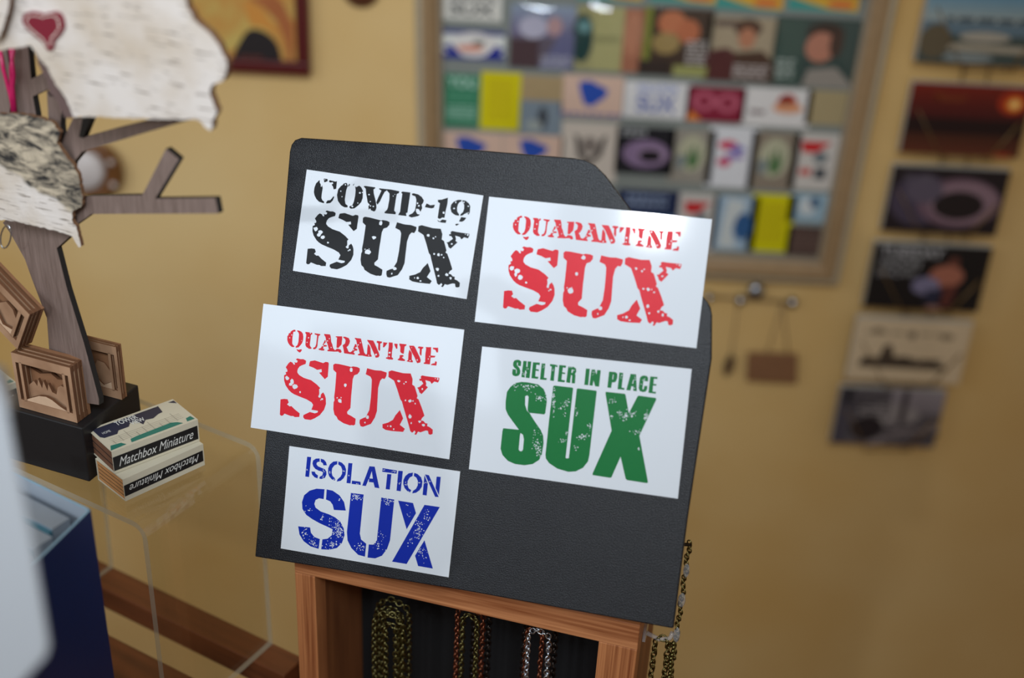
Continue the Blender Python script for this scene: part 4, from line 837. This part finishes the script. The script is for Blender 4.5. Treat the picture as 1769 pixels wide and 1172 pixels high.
card(1286, 150, 1396, 222, (222, 216, 212), [('e', .64, .35, .14, .22, (176, 60, 44)), ('e', .66, .5, .22, .14, (216, 150, 110)), ('e', .62, .3, .07, .1, (120, 20, 24)), ('r', .12, .58, .34, .68, (130, 110, 110))], 'white card with a rust-red swirl')
card(1398, 155, 1467, 218, (168, 150, 112), [], 'plain tan card at the right end of the small-card row')
card(758, 226, 866, 292, PCH, BB, 'peach card with a blue blotch just above the board, the left one of the pair')
card(870, 231, 970, 296, PCH, BB, 'peach card with a blue blotch just above the board, the right one of the pair')
card(972, 209, 1062, 316, (204, 190, 176), [('p', [(.22, .2), (.32, .25), (.38, .5), (.5, .62), (.62, .5), (.7, .25), (.8, .2), (.72, .55), (.5, .75), (.3, .58)], (74, 66, 62)), ('e', .5, .38, .14, .14, (130, 118, 110))], 'cream card with a dark horned emblem')
RING = [('e', .52, .56, .4, .3, (136, 112, 142)), ('e', .62, .58, .26, .17, (160, 134, 160)), ('e', .6, .6, .2, .13, (26, 22, 28))]
card(1067, 217, 1160, 304, (30, 30, 36), RING + [('l', .08, .04, .5, .2, 2, (190, 190, 190))], 'black card with a purple smoke ring inside the frame')
HAND = [('e', .5, .45, .32, .34, (182, 178, 150)), ('p', [(.42, .3), (.5, .5), (.55, .2), (.6, .5), (.7, .3), (.66, .65), (.5, .75), (.4, .6)], (84, 116, 74)), ('e', .28, .6, .1, .14, (120, 130, 130))]
card(1161, 222, 1227, 318, (150, 142, 130), HAND, 'grey card with a green plant shape, left of the white lettered card')
card(1228, 217, 1298, 326, (220, 218, 220), [('e', .4, .3, .2, .08, (206, 70, 96)), ('e', .6, .36, .16, .06, (120, 110, 180)), ('e', .36, .58, .14, .08, (200, 80, 110)), ('e', .56, .48, .2, .05, (150, 120, 180))], 'white card with red and violet letter shapes')
card(1302, 226, 1370, 330, (140, 126, 110), HAND, 'grey card with a green plant shape, right of the white lettered card')
RW_ = [('p', [(.15, .14), (.8, .14), (.62, .26), (.5, .34), (.2, .34)], (200, 40, 44)), ('e', .6, .42, .16, .1, (110, 120, 124)), ('r', .2, .62, .45, .74, (200, 90, 84)), ('r', .52, .6, .76, .8, (70, 74, 80))]
card(1375, 229, 1440, 330, (204, 196, 188), RW_, 'white card with a red wedge at the right end of its row')
card(1068, 325, 1168, 393, (30, 42, 74), [('l', .15, .1, .8, .5, 2, (150, 164, 190)), ('r', 0, .7, 1, 1, (70, 110, 150))], 'navy card with pale lettering touching the board chamfer')
card(1174, 333, 1231, 436, (200, 192, 184), RW_, 'white card with a red wedge above the QUARANTINE sticker corner')
card(1236, 337, 1300, 434, (160, 182, 200), [('p', [(.3, .05), (.7, .1), (.6, .4), (.45, .6), (.6, .95), (.2, .95), (.25, .4)], (206, 210, 208)), ('e', .7, .55, .2, .25, (50, 92, 140))], 'blue and white card beside the lower yellow card')
card(1302, 334, 1362, 437, (214, 204, 8), YC, 'bright yellow card in the bottom row of the frame')
card(1366, 333, 1431, 386, (156, 182, 196), [('e', .45, .45, .2, .3, (210, 214, 214)), ('e', .6, .3, .12, .2, (70, 100, 130))], 'pale blue card above the dark brown one')
card(1363, 390, 1421, 444, (86, 66, 60), [('l', .15, .2, .85, .8, 4, (110, 88, 80))], 'dark brown card in the bottom right corner of the frame')
# clear sleeves bulge in front of the picture cards
m_sleeve = clear('clear_sleeve', (.96, .98, .98), .025)
def sleeve(x0, y0, x1, y1, label, sd):
    a0_, b0_, a1_, b1_ = wrect(x0, y0, x1, y1, HC); cx, cy = (a0_ + a1_) / 2, (b0_ + b1_) / 2; w, hh = a1_ - a0_, b1_ - b0_
    g = WALL.shifted(cx, cy, HC + .0012); mb = MB(); n_ = 18; v = []; f = []; rnd = random.Random(sd); kx = rnd.uniform(-.15, .15)
    for j in range(n_ + 1):
        for i in range(n_ + 1):
            u = i / n_ * 2 - 1; t_ = j / n_ * 2 - 1; z = .0085 * (1 - u * u) ** .8 * (1 - t_ * t_) ** .7 * (1 + kx * u)
            v.append((u * w / 2, t_ * hh / 2, z))
    for j in range(n_):
        for i in range(n_): q = j * (n_ + 1) + i; f.append([q, q + 1, q + n_ + 2, q + n_ + 1])
    mb.mesh(v, f, m_sleeve, True); return mb.build('clear_sleeve', g.mat(), label=label, cat='plastic sleeve', group='clear sleeves over the picture cards')
sleeve(880, 2, 993, 125, 'clear bulging sleeve with bright glints over the mauve picture card', 1); sleeve(995, 4, 1109, 130, 'clear sleeve over the olive-yellow picture card', 2); sleeve(1109, 7, 1225, 137, 'clear sleeve over the card with two orange faces', 3)
sleeve(1226, 22, 1338, 148, 'clear sleeve over the cream picture card', 4); sleeve(1340, 24, 1472, 157, 'clear sleeve over the dark teal profile card', 5)

# ---- red framed painting top left
m_dred = mat((84, 20, 20), rough=.35, var=.12, scale=60, name='dark_red_lacquer')
def paint(nt, b):
    L = nt.links.new; N = nt.nodes.new; tc = N('ShaderNodeTexCoord'); n = N('ShaderNodeTexNoise'); n.inputs['Scale'].default_value = 16; n.inputs['Detail'].default_value = 3; n.inputs['Distortion'].default_value = 1.2
    r = N('ShaderNodeValToRGB'); e = r.color_ramp.elements; e[0].position = .3; e[0].color = (*lin((196, 120, 44)), 1); e[1].position = .7; e[1].color = (*lin((200, 178, 96)), 1)
    L(tc.outputs['Object'], n.inputs['Vector']); L(n.outputs[0], r.inputs[0]); L(r.outputs[0], b.inputs['Base Color'])
m_paint = ramp_mat('golden_painting', paint, .6)
hp_ = .020
def wq(pts, h): return [WALL.loc(x, y, h) for x, y in pts]
x0, y0, x1, y1 = wrect(255, -150, 535, 132, hp_)
pic = thing('framed_painting', 'golden painting of dark arches in a dark red frame, at the top left', 'painting', (x0, WY, y0))
fw = .0165
for nm, a, b, c, d in (('frame_rail', x0, y0, x1, y0 + fw), ('frame_rail', x0, y1 - fw, x1, y1), ('frame_rail', x0, y0 + fw, x0 + fw, y1 - fw), ('frame_rail', x1 - fw, y0 + fw, x1, y1 - fw)):
    mb = MB(); mb.box(a, b, .001, c, d, hp_, m_dred); mb.build(nm, WALL.mat(), pic, bevel=.0015)
pg = WALL.shifted((x0 + x1) / 2, (y0 + y1) / 2, .010); mb = MB(); mb.prism([(-(x1 - x0) / 2 + fw, -(y1 - y0) / 2 + fw), ((x1 - x0) / 2 - fw, -(y1 - y0) / 2 + fw), ((x1 - x0) / 2 - fw, (y1 - y0) / 2 - fw), (-(x1 - x0) / 2 + fw, (y1 - y0) / 2 - fw)], -.008, 0, m_paint)
P6 = lambda pts: [(300 + x / 6.804, y / 6.804) for x, y in pts]
mb.flat(pg.poly(P6([(680, 690), (760, 520), (840, 390), (900, 345), (960, 340), (1060, 370), (1150, 430), (1210, 500), (1250, 600), (1275, 735), (1060, 735), (1040, 660), (820, 640), (690, 735)])), .0003, mat((26, 16, 18), var=.1))
mb.flat(pg.poly(P6([(800, 640), (1040, 650), (1060, 740), (680, 740)])), .0005, mat((78, 34, 26), var=.1))
mb.flat(pg.poly(P6([(880, -20), (1080, 100), (1220, 260), (1310, 480), (1350, 735), (1400, 735), (1400, 300), (1300, 60), (1180, -60)])), .0004, mat((168, 96, 48), var=.15))
mb.flat(pg.poly(P6([(820, -20), (1000, 90), (1150, 250), (1240, 420), (1200, 400), (1060, 320), (900, 290), (850, 150)])), .0006, mat((206, 138, 56), var=.1))
mb.build('painting', pg.mat(), pic)

# ---- round ornament behind the tree
m_cer = mat((214, 204, 200), rough=.4, var=.12, scale=30, name='pale_glazed_clay'); m_cerb = mat((112, 70, 34), rough=.3, var=.3, scale=30, name='brown_glazed_rim')
cxo, cyo = WALL.loc(158, 296, .02); mb = MB()
ro = .040
mb.lathe([(0, .004), (ro * .8, .003), (ro, .008), (ro * 1.03, .015), (ro * .95, .024), (ro * .85, .026), (ro * .66, .020), (0, .018)], m_cerb, (0, 0, 0), 36)
mb.lathe([(ro * .74, .018), (ro * .74, .024), (ro * .6, .030), (0, .032)], m_cer, (-.011, .002, 0), 36)
for k in (1, 3): mb.lathe([(0, 0), (.004, .001), (.0045, .003), (0, .006)], m_cer, (ro * .84 * math.cos(k * .5 - 1), ro * .84 * math.sin(k * .5 - 1), .024), 10)  # pale beads modelled in place of highlights on the brown rim
mb.build('round_plaque', WALL.shifted(cxo, cyo).mat(), label='round pale plaque with a brown rim on the wall behind the tree branches', cat='wall plaque')
cxo, cyo = WALL.loc(622, -19, .01); mb = MB(); mb.lathe([(0, .001), (.022, .001), (.024, .006), (.018, .012), (0, .013)], mat((92, 50, 34), rough=.4, var=.2), (0, 0, 0), 30)
mb.build('round_wall_ornament', WALL.shifted(cxo, cyo).mat(), label='dark brown round ornament just peeking in at the top edge between the two frames', cat='wall ornament')

# ---- postcard rack at right
HK = .030
rx = [1690, 1668, 1632, 1600, 1570, 1532]
m_wire = mat((128, 98, 56), rough=.4, var=.05, metal=.2, name='brass_wire')
def gsh(): pass
cg = 'postcards on the wall rack'
card(1612, -46, 1800, 118, (96, 116, 128), [('g', 0, 0, 1, .52, (70, 130, 170), (150, 160, 158)), ('l', .18, .44, 1, .54, 1, (60, 70, 76)), ('r', 0, .66, 1, 1, (66, 76, 72)), ('e', .12, .75, .12, .2, (96, 84, 64)), ('e', .5, .68, .2, .06, (168, 158, 142)), ('p', [(.25, .76), (1, .78), (1, .86), (.22, .84)], (166, 154, 134)), ('e', .4, .92, .2, .06, (130, 136, 134))], 'topmost postcard of the wall rack, blue sky over a pale structure', h=HK, th=.014, name='postcard', cat='postcard', group=cg)
card(1578, 142, 1757, 273, (78, 22, 18), [('g', 0, 0, 1, .48, (118, 30, 18), (72, 20, 20)), ('e', .86, .22, .13, .17, (168, 50, 22)), ('e', .87, .24, .07, .1, (232, 130, 44)), ('e', .87, .24, .04, .055, (248, 204, 120)), ('r', 0, .48, 1, .7, (34, 14, 16)), ('g', 0, .7, 1, 1, (70, 34, 22), (96, 46, 30)), ('t', 'Missouri', .2, .12, .46, .24, (128, 60, 28)), ('e', .85, .97, .1, .03, (160, 50, 26))], 'dark red sunset postcard on the wall rack', h=HK, th=.012, name='postcard', cat='postcard', group=cg)
card(1545, 286, 1719, 408, (36, 28, 32), [('e', .28, .5, .26, .4, (72, 62, 78)), ('e', .62, .52, .36, .38, (112, 86, 98)), ('e', .66, .52, .30, .32, (140, 112, 122)), ('e', .62, .56, .22, .22, (36, 28, 30)), ('e', .3, .35, .16, .2, (92, 82, 96)), ('l', .1, .1, .4, .24, 2, (92, 84, 94))], 'postcard with a purple smoke ring on black, on the wall rack', h=HK, th=.012, name='postcard', cat='postcard', group=cg)
card(1513, 419, 1688, 540, (28, 25, 26), [('t', 'TUESDAY', .06, .04, .6, .2, (178, 176, 178)), ('t', 'NOON', .08, .24, .42, .36, (160, 158, 160)), ('t', 'SHOW', .06, .4, .4, .5, (150, 148, 150)), ('e', .7, .25, .05, .09, (104, 60, 50)), ('e', .66, .46, .15, .17, (168, 104, 84)), ('e', .5, .62, .12, .14, (128, 122, 150)), ('p', [(.66, .6), (.78, .6), (.74, .95), (.66, .95)], (96, 50, 44)), ('p', [(.52, .68), (.66, .66), (.62, .92), (.5, .86)], (44, 46, 66)), ('e', .6, .96, .07, .04, (150, 110, 100))], 'black postcard with white lettering and a lit dancing figure', h=HK, th=.012, name='postcard', cat='postcard', group=cg)
card(1482, 548, 1656, 665, (216, 192, 158), [('l', .1, .18, .85, .26, 1, (150, 130, 104)), ('p', [(.08, .72), (.12, .62), (.24, .66), (.28, .42), (.34, .4), (.38, .6), (.5, .58), (.56, .66), (.72, .62), (.84, .72), (.84, .78), (.1, .78)], (84, 70, 58)), ('l', .12, .6, .82, .78, 3, (60, 50, 44)), ('e', .2, .2, .05, .05, (140, 120, 96)), ('e', .5, .24, .03, .06, (110, 92, 74)), ('e', .8, .24, .06, .05, (140, 120, 96))], 'cream postcard with a dark pen sketch of buildings', h=HK, th=.010, name='postcard', cat='postcard', group=cg)
rr_ = random.Random(5); gs = [('r', 0, 0, 1, 1, (96, 90, 94))]
gs += [('g', .5, 0, 1, .4, (150, 140, 146), (128, 120, 126)), ('e', .5, .45, .3, .2, (150, 142, 142)), ('e', .32, .7, .16, .22, (44, 38, 42)), ('r', .6, 0, .66, .6, (66, 58, 62)), ('e', .82, .75, .2, .12, (60, 54, 58)), ('r', .0, 0, .14, 1, (78, 74, 84)), ('r', .06, .0, .12, .3, (30, 28, 30)), ('p', [(.3, 1), (.6, .7), (1, .6), (1, .7), (.6, .85), (.4, 1)], (140, 130, 132)), ('l', .15, .1, .5, .5, 5, (66, 60, 64)), ('l', .5, .55, .95, .95, 5, (84, 76, 80))]
card(1453, 668, 1612, 774, (96, 90, 94), gs, 'black-and-white photo postcard, lowest on the wall rack', h=HK, th=.010, name='postcard', cat='postcard', group=cg)
rack = thing('postcard_rack', 'thin brass wire rack on the wall holding the column of postcards', 'postcard rack', (WALL.loc(1540, 770)[0], WY, WALL.loc(1540, 770)[1]))
cw = [(1612, -46, 1800, 118), (1578, 142, 1757, 273), (1545, 286, 1719, 408), (1513, 419, 1688, 540), (1482, 548, 1656, 665), (1453, 668, 1612, 774)]
ctr = [((a + c) / 2, (b + d) / 2) for a, b, c, d in cw]
for s in (-22, 22):
    mb = MB(); mb.tube([(*WALL.loc(ctr[0][0] + s + 8, -60, .006), .006)] + [(*WALL.loc(x + s, y, .006), .006) for x, y in ctr] + [(*WALL.loc(ctr[-1][0] + s, 770, .006), .006)], .0012, m_wire); mb.build('upright_wire', WALL.mat(), rack)
for a, b, c, d in cw:
    mb = MB(); hf = HK + .0022; w_ = c - a; q = lambda x, y, h: (*WALL.loc(x, y, h), h)
    mb.tube([q(a + .04 * w_, b + (d - b) * .35, hf), q(a + .26 * w_, d - 2, hf), q(a + .26 * w_, d + 5, .018), q(a + .34 * w_, d + 2, .006)], .0007, m_wire)
    mb.tube([q(c + 4, b + (d - b) * .55, hf), q(a + .74 * w_, d - 2, hf), q(a + .74 * w_, d + 5, .018), q(a + .66 * w_, d + 2, .006)], .0014, m_wire)
    mb.tube([q(a + .26 * w_, d + 4, hf - .004), q(a + .74 * w_, d + 4, hf - .004)], .0009, m_wire)
    mb.build('pocket_wire', WALL.mat(), rack)

# ---- hook rail with two pendants
m_chrome = mat((168, 170, 176), rough=.25, metal=1, var=.05, name='chrome'); m_clay = mat((134, 92, 60), rough=.7, var=.15, scale=60, name='brown_clay'); m_string = mat((124, 96, 74), rough=.8, var=.1, name='brown_cord'); m_dk = mat((72, 48, 36), rough=.5, var=.2, name='dark_wood')
hk = thing('wall_hook', 'small chrome hook rail with three knobs on the wall under the frame', 'wall hook', (WALL.loc(1306, 512)[0], WY, WALL.loc(1306, 512)[1]))
mb = MB(); a = WALL.loc(1222, 512, .008); b = WALL.loc(1376, 523, .008); mb.tube([(*a, .008), (*b, .008)], .0018, mat((150, 122, 84), rough=.4, var=.1), 8); mb.build('rail', WALL.mat(), hk, label='thin tan rail')
for x_, y_, r_ in ((1306, 504, .0125), (1279, 519, .007), (1369, 523, .0075), (1225, 514, .006)):
    p_ = WALL.loc(x_, y_, .014); mb = MB(); mb.lathe([(0, 0), (r_ * .5, 0), (r_ * .45, .006), (r_ * .9, .010), (r_, .015), (r_ * .7, .019), (0, .0205)], m_chrome, (0, 0, 0), 20)
    mb.build('knob', WALL.shifted(*p_).mat(), hk)
def hangwall(name, strings, shape, h, th, m, label, cat):
    c_ = WALL.loc(sum(x for x, y in shape) / len(shape), sum(y for x, y in shape) / len(shape), h); g = WALL.shifted(c_[0], c_[1], h)
    root = link(name, None, g.mat(), None, label, cat)
    mb = MB(); mb.prism(g.poly(shape), -th, 0, m); mb.build('plate', g.mat(), root, bevel=.0015)
    mb = MB()
    for s in strings: mb.tube([(*g.loc(x, y), -th / 2) for x, y in s], .0008, m_string)
    mb.build('cord', g.mat(), root)
hangwall('hanging_plaque', [[(1352, 524), (1327, 610)], [(1352, 524), (1362, 612)]], [(1293, 611), (1378, 614), (1377, 664), (1290, 659)], .014, .006, m_clay, 'brown rectangular clay plaque hanging on two cords from the hook rail', 'plaque')
hangwall('dark_pendant', [[(1277, 520), (1268, 580), (1263, 618)]], [(1261, 614), (1270, 620), (1266, 640), (1256, 652), (1250, 648), (1252, 630)], .012, .005, m_dk, 'narrow dark pendant hanging on a cord left of the brown plaque', 'pendant')
